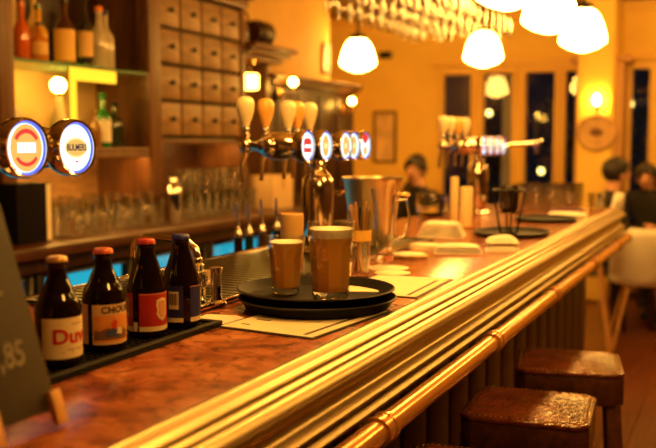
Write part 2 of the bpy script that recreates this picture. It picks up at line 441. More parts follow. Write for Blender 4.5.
cm = MB().lathe([(0.0215, -0.022), (0.0265, -0.022), (0.0265, -0.012), (0.0245, -0.01), (0.0245, 0.01), (0.0265, 0.012), (0.0265, 0.022), (0.0215, 0.022)], 20, RX(PI / 2)).mesh()
for yy in (0.62, 1.375, 2.11, 2.86, 3.65, 4.4):
    part('collar', cm, M_RAIL, rail, (HRX, yy, HRZ))
    part('bracket', MB().tube([(HRX, yy, HRZ - 0.005), (HRX - 0.1, yy, HRZ - 0.004), (HRX - 0.22, yy, HRZ - 0.03)], 0.009, 8).mesh(), M_BRASS2, rail)
part('end_cap', MB().ball((HRX, 4.78, HRZ), 0.026, 14).mesh(), M_RAIL, rail)

# drip tray set on the bar behind the bottles
t = thing('drip_tray', 'long stainless drip tray under the taps on the bar', 'drip tray', (0, 0, BT))
part('pan', MB().box(-1.40, -0.985, 1.44, 3.0, 0, 0.004).mesh(), M_STEEL, t)
part('rim', MB().box(-0.997, -0.985, 1.44, 3.0, 0.004, 0.013).box(-1.40, -1.388, 1.44, 3.0, 0.004, 0.013).box(-1.388, -0.997, 1.44, 1.452, 0.004, 0.013).box(-1.388, -0.997, 2.988, 3.0, 0.004, 0.013).mesh(bevel=0.002), M_CHROME, t)
sm = MB().box(-1.386, -0.999, -0.010, 0.010, 0.004, 0.0075).mesh(bevel=0.001, bseg=1)
for i in range(47):
    part('slat', sm, M_STEEL, t, (0, 1.475 + i * 0.0322, 0))

# ================================================================== STOOLS
def octo(hx, hy, c):
    return [(-hx + c, -hy), (hx - c, -hy), (hx, -hy + c), (hx, hy - c), (hx - c, hy), (-hx + c, hy), (-hx, hy - c), (-hx, -hy + c)]
def make_stool():
    t = thing('bar_stool', 'square bar stool with embossed brown leather seat and studded edge beside the bar', 'stool', group='leather stools along the bar')
    hx, hy = 0.158, 0.152
    part('seat', MB().prism(octo(hx, hy, 0.03), 0.738, 0.752).mesh(bevel=0.006), M_LEATHER, t)
    part('seat_apron', MB().prism(octo(hx - 0.002, hy - 0.002, 0.03), 0.655, 0.738).mesh(bevel=0.004), M_DWOODY, t)
    part('seat_border', MB().prism(octo(hx - 0.020, hy - 0.020, 0.026), 0.7520, 0.7535).mesh(bevel=0.0008, bseg=1), M_LEATHER, t)
    m = MB()
    o = octo(hx - 0.013, hy - 0.013, 0.028)
    for i in range(8):
        p, q = Vector((*o[i], 0)), Vector((*o[(i + 1) % 8], 0))
        k = max(2, int((q - p).length / 0.0125))
        for j in range(k):
            c = p.lerp(q, j / k)
            m.ball((c.x, c.y, 0.7518), 0.0030, 6)
    st = part('stud', m.mesh(), pbr('dark_brass_stud', (0.30, 0.17, 0.07), 0.3, 1.0), t); st['kind'] = 'stuff'
    for sx in (-1, 1):
        for sy in (-1, 1):
            x0, y0, x1, y1 = sx * (hx - 0.032), sy * (hy - 0.032), sx * (hx + 0.012), sy * (hy + 0.012)
            lg = MB(); w_ = 0.021
            vs = [(x1 + a, y1 + c, 0) for a, c in ((-w_, -w_), (w_, -w_), (w_, w_), (-w_, w_))] + [(x0 + a, y0 + c, 0.66) for a, c in ((-w_, -w_), (w_, -w_), (w_, w_), (-w_, w_))]
            lg.add(vs, [(3,2,1,0),(4,5,6,7),(0,1,5,4),(1,2,6,5),(2,3,7,6),(3,0,4,7)])
            part('leg', lg.mesh(bevel=0.003), M_DWOODY, t)
    for s in (-1, 1):
        part('stretcher', MB().box(-hx, hx, s * hy - 0.01, s * hy + 0.01, 0.2, 0.235).mesh(bevel=0.003), M_DWOODY, t)
        part('stretcher', MB().box(s * hx - 0.01, s * hx + 0.01, -hy, hy, 0.3, 0.335).mesh(bevel=0.003), M_DWOODY, t)
    return t
st = make_stool()
st.location = (-0.482, 2.272, 0); st.rotation_euler.z = rad(5)
dup(st, (-0.477, 2.795, 0), rad(11))
dup(st, (-0.485, 1.742, 0), rad(4))

# ================================================================== BEER BOTTLES ON THE MAT
VIEW = lambda x, y: math.atan2(-y, -x)        # from a spot towards the camera
mt = thing('bar_mat', 'long black rubber bar mat under the four beer bottles', 'bar mat', (0, 0, BT))
part('base', MB().box(-1.005, -0.878, 0.90, 1.425, 0, 0.005).mesh(bevel=0.002), M_RUBBER, mt)
part('lip', MB().box(-1.005, -0.993, 0.90, 1.425, 0.005, 0.011).box(-0.890, -0.878, 0.90, 1.425, 0.005, 0.011).box(-0.993, -0.890, 0.90, 0.912, 0.005, 0.011).box(-0.993, -0.890, 1.413, 1.425, 0.005, 0.011).mesh(bevel=0.002), M_RUBBER, mt)
nb = MB()
for i in range(7):
    for j in range(32):
        nb.box(-0.989 + i * 0.0142, -0.981 + i * 0.0142, 0.918 + j * 0.0154, 0.926 + j * 0.0154, 0.005, 0.0075)
o = part('nubs', nb.mesh(smooth=False), M_RUBBER, mt); o['kind'] = 'stuff'
MATZ = BT + 0.0076
def wrapped(vs, r, a0, z0):
    return [(r * math.cos(a0 + x / r), r * math.sin(a0 + x / r), z0 + y) for x, y, *_ in vs]
def patch(r, a0, half, z0, z1, seg=24):
    b = MB(); vs = []; fs = []
    for i in range(seg + 1):
        a = a0 - half + 2 * half * i / seg
        for rr, z in ((r, z0), (r, z1)): vs.append((rr * math.cos(a), rr * math.sin(a), z))
    for i in range(seg): fs.append((2*i, 2*i+2, 2*i+3, 2*i+1))
    b.add(vs, fs); return b
def shape_patch(poly, r, a0, z0):
    # flat polygon (metres), cut fine and laid on the bottle's cylinder
    bm = bmesh.new()
    bm.faces.new([bm.verts.new((x, y, 0)) for x, y in poly])
    for q in range(-9, 10):
        bmesh.ops.bisect_plane(bm, geom=bm.verts[:] + bm.edges[:] + bm.faces[:], plane_co=(q * 0.0035, 0, 0), plane_no=(1, 0, 0))
    bmesh.ops.triangulate(bm, faces=bm.faces)
    bm.verts.index_update()
    vs = [tuple(v.co) for v in bm.verts]; fs = [tuple(v.index for v in f.verts) for f in bm.faces]
    bm.free()
    return MB().add(wrapped(vs, r, a0, z0), fs)
PROF_A = [(0, 0), (0.029, 0), (0.0330, 0.003), (0.0345, 0.008), (0.0345, 0.088), (0.0335, 0.098), (0.0295, 0.108), (0.0255, 0.115), (0.0235, 0.120), (0.0218, 0.126), (0.0175, 0.136), (0.0150, 0.143), (0.0140, 0.150), (0.0138, 0.160), (0.0152, 0.162), (0.0152, 0.165), (0.0132, 0.167), (0.0132, 0.172), (0, 0.172)]
PROF_B = [(0, 0), (0.028, 0), (0.0320, 0.003), (0.0335, 0.008), (0.0335, 0.084), (0.0325, 0.094), (0.0295, 0.107), (0.0250, 0.122), (0.0205, 0.137), (0.0170, 0.149), (0.0150, 0.158), (0.0145, 0.164), (0.0156, 0.166), (0.0156, 0.169), (0.0134, 0.171), (0.0134, 0.176), (0, 0.176)]
def cap_mesh(z):
    return MB().lathe([(0.0128, z - 0.006), (0.0166, z - 0.006), (0.0160, z - 0.002), (0.0145, z + 0.0015), (0.012, z + 0.0025), (0, z + 0.0025)], 42, None, lambda a, zz: 1 + (0.03 * math.cos(21 * a) if zz < z - 0.003 else 0)).mesh(ang=60)
M_LBL_W = pbr('label_cream', (0.78, 0.66, 0.44), 0.55, noise=0.04)
M_RED = pbr('label_red', (0.55, 0.02, 0.012), 0.5)
M_LBLRED = pbr('label_deep_red', (0.42, 0.022, 0.012), 0.45)
M_LBLBLUE = pbr('label_blue', (0.018, 0.022, 0.17), 0.45)
M_DARKINK = pbr('dark_ink', (0.05, 0.02, 0.015), 0.6)
M_ORANGE = pbr('label_orange', (0.72, 0.30, 0.07), 0.5, noise=0.12, scale=40)
def bottle(x, y, profile, label, capcol):
    t = thing('beer_bottle', label, 'bottle', (x, y, MATZ)); t.scale = (1, 1, HS)
    part('body', MB().lathe(profile, 40).mesh(ang=60), M_BROWNGLASS, t)
    part('cap', cap_mesh(profile[-1][1]), capcol, t)
    return t
R_A, R_B = 0.0345, 0.0335
HS = 0.945                                   # bottle height factor
# 1 cream label with red blackletter
bx, by = at_z(59.5, 369, BT)[:2]
bx += 0.0; V = VIEW(bx, by)
t = bottle(bx, by, PROF_A, 'brown beer bottle with cream label and red lettering, beside the chalkboard', pbr('cap_gold', (0.62, 0.36, 0.13), 0.3, 0.5))
L = part('label', patch(R_A + 0.0004, V + rad(44), rad(86), 0.016, 0.080, 40).mesh(), M_LBL_W, t)
vs, fs = text_geo('Duvel', 0.036, 0.0011, 1)
part('lettering', MB().add(wrapped([(v[0] * 0.92, v[1] * 0.9) for v in vs], R_A + 0.0010, V + rad(48), 0.050), fs).mesh(smooth=False), M_RED, L, label='red lettering')
m = MB()
for z, wd in ((0.026, 0.05), (0.030, 0.036), (0.070, 0.02)):
    m.add(wrapped([(-wd/2, -0.0005), (-wd/6, -0.0005), (wd/6, -0.0005), (wd/2, -0.0005), (wd/2, 0.0005), (wd/6, 0.0005), (-wd/6, 0.0005), (-wd/2, 0.0005)], R_A + 0.001, V + rad(48), z), [(0, 1, 6, 7), (1, 2, 5, 6), (2, 3, 4, 5)])
part('small_print', m.mesh(smooth=False), M_DARKINK, L)
# 2 pictorial label
bx, by = at_z(105, 353, BT)[:2]; V = VIEW(bx, by)
t = bottle(bx, by, PROF_A, 'brown beer bottle with pictorial orange label and red cap', pbr('cap_orange', (0.62, 0.13, 0.04), 0.35, 0.3))
L = part('label', patch(R_A + 0.0004, V + rad(40), rad(72), 0.014, 0.082, 36).mesh(), pbr('label_tan', (0.74, 0.52, 0.28), 0.5, noise=0.08, scale=60), t)
part('border', patch(R_A + 0.0007, V + rad(40), rad(68), 0.018, 0.064, 36).mesh(), M_ORANGE, L)
vs, fs = text_geo('CHOUFFE', 0.0155, 0.0005, 1)
part('lettering', MB().add(wrapped(vs, R_A + 0.0012, V + rad(47), 0.0725), fs).mesh(smooth=False), M_DARKINK, L)
for nm, poly, mat_ in [('hillside', [(-0.03, -0.018), (0.03, -0.018), (0.03, -0.006), (0.018, 0.001), (0.006, -0.004), (-0.008, 0.003), (-0.022, -0.003), (-0.03, -0.001)], pbr('print_brown', (0.20, 0.09, 0.04), 0.5)),
                       ('blue_field', [(-0.012, -0.012), (0.010, -0.014), (0.013, -0.004), (0.0, 0.002), (-0.013, -0.004)], pbr('print_blue', (0.05, 0.07, 0.2), 0.5)),
                       ('red_patch', [(-0.003, 0.002), (0.006, 0.001), (0.009, 0.012), (0.003, 0.018), (-0.002, 0.011)], pbr('print_red', (0.6, 0.05, 0.02), 0.5)),
                       ('pale_patch', [(0.006, -0.008), (0.016, -0.010), (0.018, 0.0), (0.009, 0.003)], pbr('print_pale', (0.8, 0.7, 0.5), 0.5))]:
    part(nm, shape_patch(poly, R_A + 0.0010 + 0.0002 * ['hillside', 'blue_field', 'red_patch', 'pale_patch'].index(nm), V + rad(22), 0.040).mesh(smooth=False), mat_, L)
part('back_label', patch(R_A + 0.0004, V - rad(64), rad(18), 0.014, 0.082, 14).mesh(), pbr('label_tan', (0.74, 0.52, 0.28), 0.5), t)
# 3, 4 crested labels
shield = [(-0.011, 0.018), (0.0, 0.021), (0.011, 0.018), (0.0125, 0.008), (0.0105, -0.001), (0.0125, -0.008), (0.007, -0.017), (0.0, -0.022), (-0.007, -0.017), (-0.0125, -0.008), (-0.0105, -0.001), (-0.0125, 0.008)]
for px_, py_, lm, capm, off, lab in [(147.5, 339, M_LBLRED, pbr('cap_red', (0.50, 0.035, 0.02), 0.35, 0.2), 0, 'brown beer bottle with deep red label, cream crest and red cap'),
                                     (182, 329.5, M_LBLBLUE, pbr('cap_blue', (0.03, 0.035, 0.22), 0.35, 0.2), 50, 'brown beer bottle with dark blue label and blue cap')]:
    bx, by = at_z(px_, py_, BT)[:2]; V = VIEW(bx, by)
    t = bottle(bx, by, PROF_B, lab, capm)
    c = V + rad(48 + off)
    L = part('label', patch(R_B + 0.0004, c, rad(71), 0.013, 0.082, 36).mesh(), lm, t)
    part('label_band', patch(R_B + 0.0007, c, rad(71), 0.013, 0.0215, 36).mesh(), M_LBL_W, L)
    part('label_band', patch(R_B + 0.0007, c, rad(71), 0.0800, 0.0815, 36).mesh(), M_ORANGE, L)
    part('crest', shape_patch(shield, R_B + 0.0010, c, 0.052).mesh(smooth=False), M_LBL_W, L, label='cream shield crest')
    part('crest_inner', shape_patch([(x * .72, y * .78) for x, y in shield], R_B + 0.0014, c, 0.052).mesh(smooth=False), pbr('crest_tan', (0.62, 0.32, 0.14), 0.5), L)
    e = c - rad(71 + 22)                       # right end of the back label
    Bk = part('back_label', patch(R_B + 0.0004, e - rad(48), rad(48), 0.013, 0.082, 30).mesh(), lm, t)
    part('label_band', patch(R_B + 0.0007, e - rad(48), rad(48), 0.013, 0.0215, 30).mesh(), M_LBL_W, Bk)
    bc = e - rad(30) if off else e - rad(34)
    part('barcode_panel', patch(R_B + 0.0008, bc, rad(16), 0.038, 0.072, 10).mesh(), M_LBL_W, Bk)
    m = MB()
    for i in range(9):
        a = bc - rad(12) + rad(24) * i / 8
        wd = rad(0.6 if i % 3 else 1.2)
        rr = R_B + 0.0012
        m.add([(rr * math.cos(a - wd), rr * math.sin(a - wd), 0.046), (rr * math.cos(a + wd), rr * math.sin(a + wd), 0.046), (rr * math.cos(a + wd), rr * math.sin(a + wd), 0.068), (rr * math.cos(a - wd), rr * math.sin(a - wd), 0.068)], [(0, 1, 2, 3)])
    part('barcode', m.mesh(smooth=False), M_DARKINK, Bk)
    if not off:
        part('seal', patch(R_B + 0.0004, c - rad(84), rad(7), 0.013, 0.030, 6).mesh(), M_LBL_W, t)

# ================================================================== CHALKBOARD EASEL
lean = math.atan2(0.083, 0.247)
sg = thing('chalkboard_sign', 'small leaning chalkboard on a wooden easel beside the bottles', 'sign', (-0.745, 0.70, BT))
Mb = T(0.0, 0, 0.022) @ RY(-lean)
part('board', MB().box(-0.012, 0, -0.17, 0.129, 0, 0.262, Mb).mesh(bevel=0.002), M_SLATE, sg)
for yy in (0.121, 0.022):
    part('leg', MB().box(0.0006, 0.011, yy - 0.008, yy + 0.008, -0.0195, 0.022, Mb).mesh(bevel=0.001), M_OAK, sg)
part('leg', MB().tube([(-0.08, 0.05, 0.20), (-0.17, 0.05, 0.006)], 0.007, 8).mesh(), M_OAK, sg)
Mc = Mb @ plane_M((0.0012, 0, 0), (0, 1, 0), (0, 0, 1))
vs, fs = text_geo('1,85', 0.042, 0.0006)
part('chalk_price', MB().add([(v[0] * 0.8 + v[1] * 0.15, v[1], 0) for v in vs], fs, Mc @ T(0.072, 0.075, 0)).mesh(smooth=False), M_CHALK, sg)
m = MB()
for (a, b_) in [((-0.03, 0.20), (0.0, 0.235)), ((0.0, 0.235), (0.015, 0.20)), ((0.03, 0.21), (0.05, 0.212)), ((0.06, 0.145), (0.09, 0.15)), ((-0.02, 0.14), (0.03, 0.146)), ((0.045, 0.19), (0.065, 0.235)), ((0.03, 0.105), (0.05, 0.06))]:
    m.tube([(*a, 0), (*b_, 0)], 0.0022, 5, M=Mc)
part('chalk_stroke', m.mesh(), M_CHALK, sg)

# ================================================================== TRAY WITH BEERS
def mat_thing(name, label, cat, poly, z):
    b = MB()
    n = len(poly)
    return tag(part(name, MB().prism(poly, z, z + 0.0012).mesh(smooth=False), M_PAPER), label, cat)
def placemat(label, x0, x1, y0, y1, rz, z=BT):
    t = thing('paper_placemat', label, 'placemat', ((x0 + x1) / 2, (y0 + y1) / 2, z), rz)
    hx, hy = (x1 - x0) / 2, (y1 - y0) / 2
    part('backing', MB().box(-hx, hx, -hy, hy, 0, 0.002).mesh(smooth=False), M_BLACK, t)
    sh = part('sheet', MB().box(-hx + 0.008, hx - 0.008, -hy + 0.008, hy - 0.008, 0.002, 0.0028).mesh(smooth=False), M_PAPER, t)
    m = MB()
    for i in range(4):
        m.box(-hx + 0.03, -hx + 0.05 + 0.012 * (i % 2), -hy + 0.04 + i * 0.05, -hy + 0.046 + i * 0.05, 0.0028, 0.0031)
    m.box(hx - 0.034, hx - 0.026, -hy + 0.02, hy - 0.05, 0.0028, 0.0031)
    pr = part('print', m.mesh(smooth=False), M_DARKINK, sh); pr['kind'] = 'stuff'
    return t
placemat('cream paper placemat with dark border under the stacked black trays', -0.87, -0.655, 1.395, 1.70, rad(-6))
placemat('cream paper placemat with dark border lying beyond the black trays', -0.855, -0.650, 1.855, 2.16, rad(2))
nm_ = tag(part('paper_napkin', MB().prism([(-0.045, -0.035), (0.03, -0.05), (0.05, 0.02), (0.01, 0.045), (-0.05, 0.03)], 0, 0.0015).mesh(), M_CLOTH, None, (-0.915, 1.475, BT)), 'crumpled white paper scrap beside the drip tray and blue labelled bottle', 'napkin')
TCX, TCY = -0.803, 1.672
TR = 0.163
tprof = [(0, 0), (TR - 0.020, 0), (TR - 0.013, 0.003), (TR - 0.004, 0.018), (TR, 0.0205), (TR + 0.0015, 0.0225), (TR - 0.001, 0.0240), (TR - 0.006, 0.0205), (TR - 0.016, 0.0065), (TR - 0.022, 0.0040), (0, 0.0040)]
tz = BT + 0.0030
t1 = thing('serving_tray', 'lower round black serving tray, under another tray on the bar', 'tray', (TCX + 0.004, TCY - 0.004, tz))
part('dish', MB().lathe(tprof, 64).mesh(ang=60), M_TRAY, t1)
part('rim_edge', MB().lathe([(TR - 0.001, 0.0232), (TR + 0.0025, 0.0228), (TR + 0.0025, 0.0205), (TR - 0.001, 0.0200)], 64).mesh(), M_BLACK, t1)
tz2 = tz + 0.0165
t2 = thing('serving_tray', 'upper round black serving tray carrying the two beer glasses', 'tray', (TCX - 0.004, TCY + 0.006, tz2))
part('dish', MB().lathe(tprof, 64).mesh(ang=60), M_TRAY, t2)
part('rim_edge', MB().lathe([(TR - 0.001, 0.0232), (TR + 0.0025, 0.0228), (TR + 0.0025, 0.0205), (TR - 0.001, 0.0200)], 64).mesh(), M_BLACK, t2)
GZ = tz2 + 0.0041
def beer_glass(x, y, h, rt, rb, label, lvl, foam, nf=10):
    t = thing('beer_glass', label, 'glass', (x, y, GZ))
    wall = 0.0022
    zb = h * 0.10
    def fac(a, z):
        if z < h * 0.03 or z > h * 0.80: k = 0
        else: k = min(1, (h * 0.80 - z) / (h * 0.12), (z - h * 0.03) / (h * 0.05))
        s = 2 * PI / nf
        d = (a % s) - s / 2
        return 1 - k * (1 - math.cos(s / 2) / math.cos(d)) * 1.0
    def R(z): return rb + (rt - rb) * (z / h) ** 0.85
    zs = [h * q for q in (0.10, 0.14, 0.2, 0.3, 0.4, 0.5, 0.6, 0.68, 0.72, 0.76, 0.80, 0.88, 0.95, 0.99)]
    outer = [(R(z), z) for z in zs] + [(R(h) - wall * 0.3, h), (R(h) - wall * 0.8, h)]
    inner = [(R(z) - wall, z) for z in reversed(zs[:-1])]
    part('wall', MB().lathe(outer + inner, 60, None, fac).mesh(ang=35), M_GLASS, t)
    part('base', MB().lathe([(0, 0.0), (rb * 0.82, 0.0), (rb * 0.96, h * 0.012), (R(h*0.06), h * 0.06), (R(zb), zb), (R(zb) * 0.8, zb * 0.96), (0, zb * 0.88)], 60, None, fac).mesh(ang=35), M_SOLIDGLASS, t, label='thick clear glass base')
    zl = h * lvl; zf = h * (lvl + foam)
    zb2 = [z for z in zs if z < zl] + [zl]
    bp = [(0, zb + 0.001)] + [(R(z) - wall - 0.0004 - (0.004 if z == zb2[0] else 0), z + (0.001 if z == zb2[0] else 0)) for z in zb2] + [(0, zl)]
    part('beer', MB().lathe(bp, 60, None, fac).mesh(ang=35), M_BEER, t, label='hazy golden beer')
    part('foam', MB().lathe([(0, zl), (R(zl) - wall - 0.0004, zl), (R(zf) - wall - 0.0005, zf - 0.001), (R(zf) - wall - 0.004, zf + 0.0005), (R(zf) * 0.5, zf - 0.0005), (0, zf)], 60, None, fac).mesh(ang=50), M_FOAM, t, label='pale foam head')
    return t
gx, gy = at_z(331, 298, GZ)[:2]
beer_glass(gx, gy, 0.158, 0.0485, 0.0385, 'tall faceted pint glass of hazy beer with foam head', 0.80, 0.115)
gx, gy = at_z(286.5, 293, GZ)[:2]
beer_glass(gx, gy, 0.122, 0.0405, 0.0290, 'smaller tapered glass of hazy beer without much foam', 0.88, 0.03, 10)
cx, cy = at_z(366, 289, GZ)[:2]
tag(part('paper_coaster', MB().prism([(-0.042, -0.042), (0.036, -0.042), (0.042, -0.036), (0.042, 0.042), (-0.042, 0.042)], 0, 0.0015).mesh(), M_PAPER, None, (cx - 0.012, cy - 0.005, GZ), (0, 0, rad(20))), 'square paper coaster on the upper tray by the pint', 'coaster')

# ================================================================== BEER TAP TOWERS
M_IVORY = pbr('ivory_handle', (0.80, 0.66, 0.42), 0.3, coat=0.4)
M_HORANGE = pbr('amber_handle', (0.75, 0.38, 0.08), 0.3, coat=0.4)
M_MINK = pbr('badge_gold', (0.75, 0.42, 0.06), 0.5)
M_MRED = emit('badge_red', (0.85, 0.06, 0.04), 0.9)
M_MGOLD = emit('badge_amber', (1.0, 0.55, 0.12), 0.85)
M_MDARK = emit('badge_dark', (0.10, 0.05, 0.10), 0.4)
M_MYEL = emit('badge_yellow', (1.0, 0.78, 0.30), 1.0)
FACE_M = lambda x, s: T(x, 0, 0) @ plane_M((0, 0, 0), (0, 1, 0), (0, 0, 1)) @ Matrix.Scale(s, 4)
def disc(r, seg=32, z=0.0, sx=1.0, sy=1.0, cx=0, cy=0):
    return [(cx + sx * r * math.cos(2*PI*i/seg), cy + sy * r * math.sin(2*PI*i/seg), z) for i in range(seg)]
def arcband(r0, r1, a0, a1, seg=14):
    vs, fs = [], []
    for i in range(seg + 1):
        a = a0 + (a1 - a0) * i / seg
        vs += [(r0 * math.cos(a), r0 * math.sin(a), 0), (r1 * math.cos(a), r1 * math.sin(a), 0)]
    for i in range(seg): fs.append((2*i, 2*i+1, 2*i+3, 2*i+2))
    return vs, fs
def badge(kind, tp, s, x):
    M0 = FACE_M(x + 0.0010, s); M1 = FACE_M(x + 0.0016, s); M2 = FACE_M(x + 0.0022, s)
    f = lambda vs, fs, M: MB().add(vs, fs, M).mesh(smooth=False)
    full = [tuple(range(32))]
    if kind == 'oval':                         # gold oval with a name across
        part('badge_oval', f(disc(0.027, sx=1.0, sy=0.62), full, M0), M_MYEL, tp)
        part('badge_oval_inner', f(disc(0.024, sx=1.0, sy=0.55), full, M1), M_MGOLD, tp)
        vs, fs = text_geo('BULMERS', 0.0135, 0.0004)
        part('badge_lettering', f([(v[0] * 0.86, v[1] * 1.1, 0) for v in vs], fs, M2), M_MDARK, tp)
        part('badge_mark', f([(-0.004, -0.021, 0), (0.004, -0.021, 0), (0.003, -0.024, 0), (-0.003, -0.024, 0)], [(0, 1, 2, 3)], M1), M_MRED, tp)
    elif kind == 'ribbon':
        part('badge_field', f(disc(0.036, sx=0.92, sy=1.0), full, M0), M_MGOLD, tp)
        vs, fs = arcband(0.022, 0.029, rad(30), rad(150)); part('badge_ribbon', f(vs, fs, M1), M_MRED, tp)
        vs, fs = arcband(0.022, 0.028, rad(215), rad(325)); part('badge_ribbon', f(vs, fs, M1), M_MRED, tp)
        part('badge_band', f([(-0.019, -0.007, 0), (0.019, -0.007, 0), (0.019, 0.008, 0), (-0.019, 0.008, 0)], [(0, 1, 2, 3)], M1), M_FACE, tp)
        part('badge_mark', f([(-0.013, -0.001, 0), (0.013, -0.001, 0), (0.013, 0.001, 0), (-0.013, 0.001, 0)], [(0, 1, 2, 3)], M2), M_MYEL, tp)
    elif kind == 'redblock':
        part('badge_block', f([(-0.019, -0.014, 0), (0.019, -0.014, 0), (0.019, 0.010, 0), (0.012, 0.017, 0), (-0.012, 0.017, 0), (-0.019, 0.010, 0)], [(0, 1, 2, 3, 4, 5)], M0), M_MRED, tp)
        part('badge_band', f([(-0.015, -0.004, 0), (0.015, -0.004, 0), (0.015, 0.003, 0), (-0.015, 0.003, 0)], [(0, 1, 2, 3)], M1), M_FACE, tp)
    elif kind == 'amber':
        part('badge_field', f(disc(0.022, sx=0.8, sy=1.1), full, M0), M_MGOLD, tp)
        part('badge_mark', f(disc(0.010, 20, sx=1.1, sy=0.7), [tuple(range(20))], M1), M_MYEL, tp)
    elif kind == 'redtop':
        vs, fs = arcband(0.006, 0.030, rad(40), rad(140)); part('badge_field', f(vs, fs, M0), M_MRED, tp)
        part('badge_mark', f(disc(0.012, 20, cy=-0.012), [tuple(range(20))], M0), M_MGOLD, tp)
EGG = [(0.012, -0.115), (0.014, -0.112), (0.0165, -0.085), (0.024, -0.075), (0.034, -0.058), (0.0395, -0.035), (0.040, -0.012), (0.036, 0.010), (0.030, 0.026), (0.026, 0.034), (0.026, 0.040), (0.020, 0.042), (0.0, 0.042)]
_cache = {}
def tap_meshes():
    if _cache: return _cache
    b = MB()
    b.lathe(EGG, 24, RY(PI / 2))                                  # profile axis along +X
    b.ball((-0.130, 0, 0), 0.021, 16, sc_=(1.0, 1, 1.05))
    b.tube([(-0.130, 0, 0.015), (-0.130, 0, 0.036)], 0.010, 12)
    b.lathe([(0.0, 0.024), (0.012, 0.024), (0.0135, 0.030), (0.012, 0.036), (0, 0.036)], 14, T(-0.130, 0, 0))
    b.tube([(-0.130, 0, -0.012), (-0.134, 0, -0.03), (-0.142, 0, -0.05), (-0.146, 0, -0.105)], [0.010, 0.008, 0.0075, 0.0065], 12)
    _cache['tap'] = b.mesh(ang=50)
    _cache['ferrule'] = MB().lathe([(0, 0.036), (0.0085, 0.036), (0.0105, 0.044), (0.0085, 0.052), (0.011, 0.056), (0, 0.056)], 16, T(-0.130, 0, 0)).mesh()
    _cache['handle'] = MB().lathe([(0, 0.056), (0.0105, 0.056), (0.0125, 0.064), (0.0195, 0.082), (0.0245, 0.100), (0.0262, 0.115), (0.0250, 0.127), (0.0205, 0.136), (0.011, 0.1415), (0, 0.1425)], 20, T(-0.130, 0, 0)).mesh(ang=60)
    for r in (0.046, 0.050):
        _cache['ring%g' % r] = MB().lathe([(r * 0.6, -0.026), (r * 0.93, -0.024), (r, -0.016), (r, 0.002), (r * 0.97, 0.007), (r * 0.89, 0.006), (r * 0.885, -0.004), (0, -0.006)], 40, T(0.066, 0, 0) @ RY(PI / 2)).mesh(ang=40)
        _cache['blue%g' % r] = MB().lathe([(r * 0.885, -0.0035), (r * 0.885, 0.0005), (r * 0.80, 0.0015), (r * 0.80, -0.003)], 40, T(0.066, 0, 0) @ RY(PI / 2)).mesh(ang=40)
        _cache['face%g' % r] = MB().lathe([(r * 0.81, -0.002), (r * 0.81, 0.0022), (r * 0.78, 0.0026), (0, 0.0026)], 40, T(0.066, 0, 0) @ RY(PI / 2)).mesh(ang=40)
    return _cache
def tower(label, loc, taps, r=0.046, mid=0.0, z=0.332, arm=False):
    cm_ = tap_meshes()
    t = thing('beer_tap_tower', label, 'beer tap', loc)
    part('base_flange', MB().lathe([(0, 0), (0.062, 0), (0.064, 0.006), (0.056, 0.014), (0.04, 0.018), (0, 0.018)], 28, T(0, mid, 0)).mesh(), M_CHROME, t)
    part('column', MB().lathe([(0.038, 0.018), (0.042, 0.03), (0.046, 0.08), (0.050, 0.14), (0.051, 0.19), (0.047, 0.225), (0.034, 0.245), (0.023, 0.254), (0.022, 0.262), (0.027, 0.268), (0.025, 0.276), (0.021, 0.284), (0.023, z - 0.02), (0.0, z - 0.02)], 32, T(0, mid, 0)).mesh(ang=45), M_GUN, t, label='vase shaped chrome column')
    ys = [q[0] for q in taps]
    part('manifold', MB().tube([(-0.035, min(ys) - 0.03, z), (-0.035, max(ys) + 0.03, z)], 0.026, 20).ball((-0.035, min(ys) - 0.03, z), 0.026, 16).ball((-0.035, max(ys) + 0.03, z), 0.026, 16).tube([(0, mid, z - 0.03), (-0.02, mid, z - 0.008)], 0.022, 14).mesh(ang=50), M_GUN, t)
    for (yy, kind, hm) in taps:
        tp = part('tap', cm_['tap'], M_GUN, t, (0, yy, z))
        part('ferrule', cm_['ferrule'], M_CHROME, tp)
        part('handle', cm_['handle'], hm, tp)
        part('medallion_ring', cm_['ring%g' % r], M_GUN, tp)
        part('medallion_glow', cm_['blue%g' % r], M_BLUE, tp)
        part('medallion_face', cm_['face%g' % r], M_FACE, tp, label='backlit white medallion face')
        badge(kind, tp, r / 0.046 * (1.3 if r < 0.05 else 1.0), 0.066 + 0.0026)
    if arm:
        pts = [(-0.02, max(ys) + 0.02, z), (0.06, max(ys) + 0.05, z - 0.012), (0.10, max(ys) + 0.06, z + 0.008), (0.215, max(ys) + 0.09, z + 0.012)]
        a = part('side_arm', MB().tube(pts, 0.011, 12).ball(pts[-1], 0.02, 14).tube([pts[-1], (0.22, max(ys) + 0.09, z - 0.04)], [0.010, 0.008], 10).tube([pts[-1], (0.245, max(ys) + 0.1, z + 0.03)], 0.008, 8).mesh(ang=50), M_CHROME, t)
        part('handle', MB().lathe([(0, 0.02), (0.008, 0.02), (0.010, 0.06), (0.014, 0.09), (0.012, 0.115), (0, 0.12)], 14, T(pts[-1][0], pts[-1][1], pts[-1][2])).mesh(), M_BLACK, a)
    return t
TZ = BT + 0.0076
tower('chrome beer tap tower with five lit medallions behind the beer glasses', (-1.186, 2.46, TZ),
      [(-0.19, 'redblock', M_IVORY), (-0.07, 'amber', M_HORANGE), (0.075, 'amber', M_IVORY), (0.138, 'amber', M_HORANGE), (0.23, 'redtop', M_IVORY)], mid=0.02, z=0.326)
tower('chrome beer tap tower at the far end of the bar with a side arm', (-1.186, 4.31, BT),
      [(-0.178, 'redblock', M_IVORY), (-0.055, 'amber', M_IVORY), (0.07, 'amber', M_HORANGE), (0.19, 'redtop', M_IVORY)], mid=-0.02, z=0.33, arm=True)
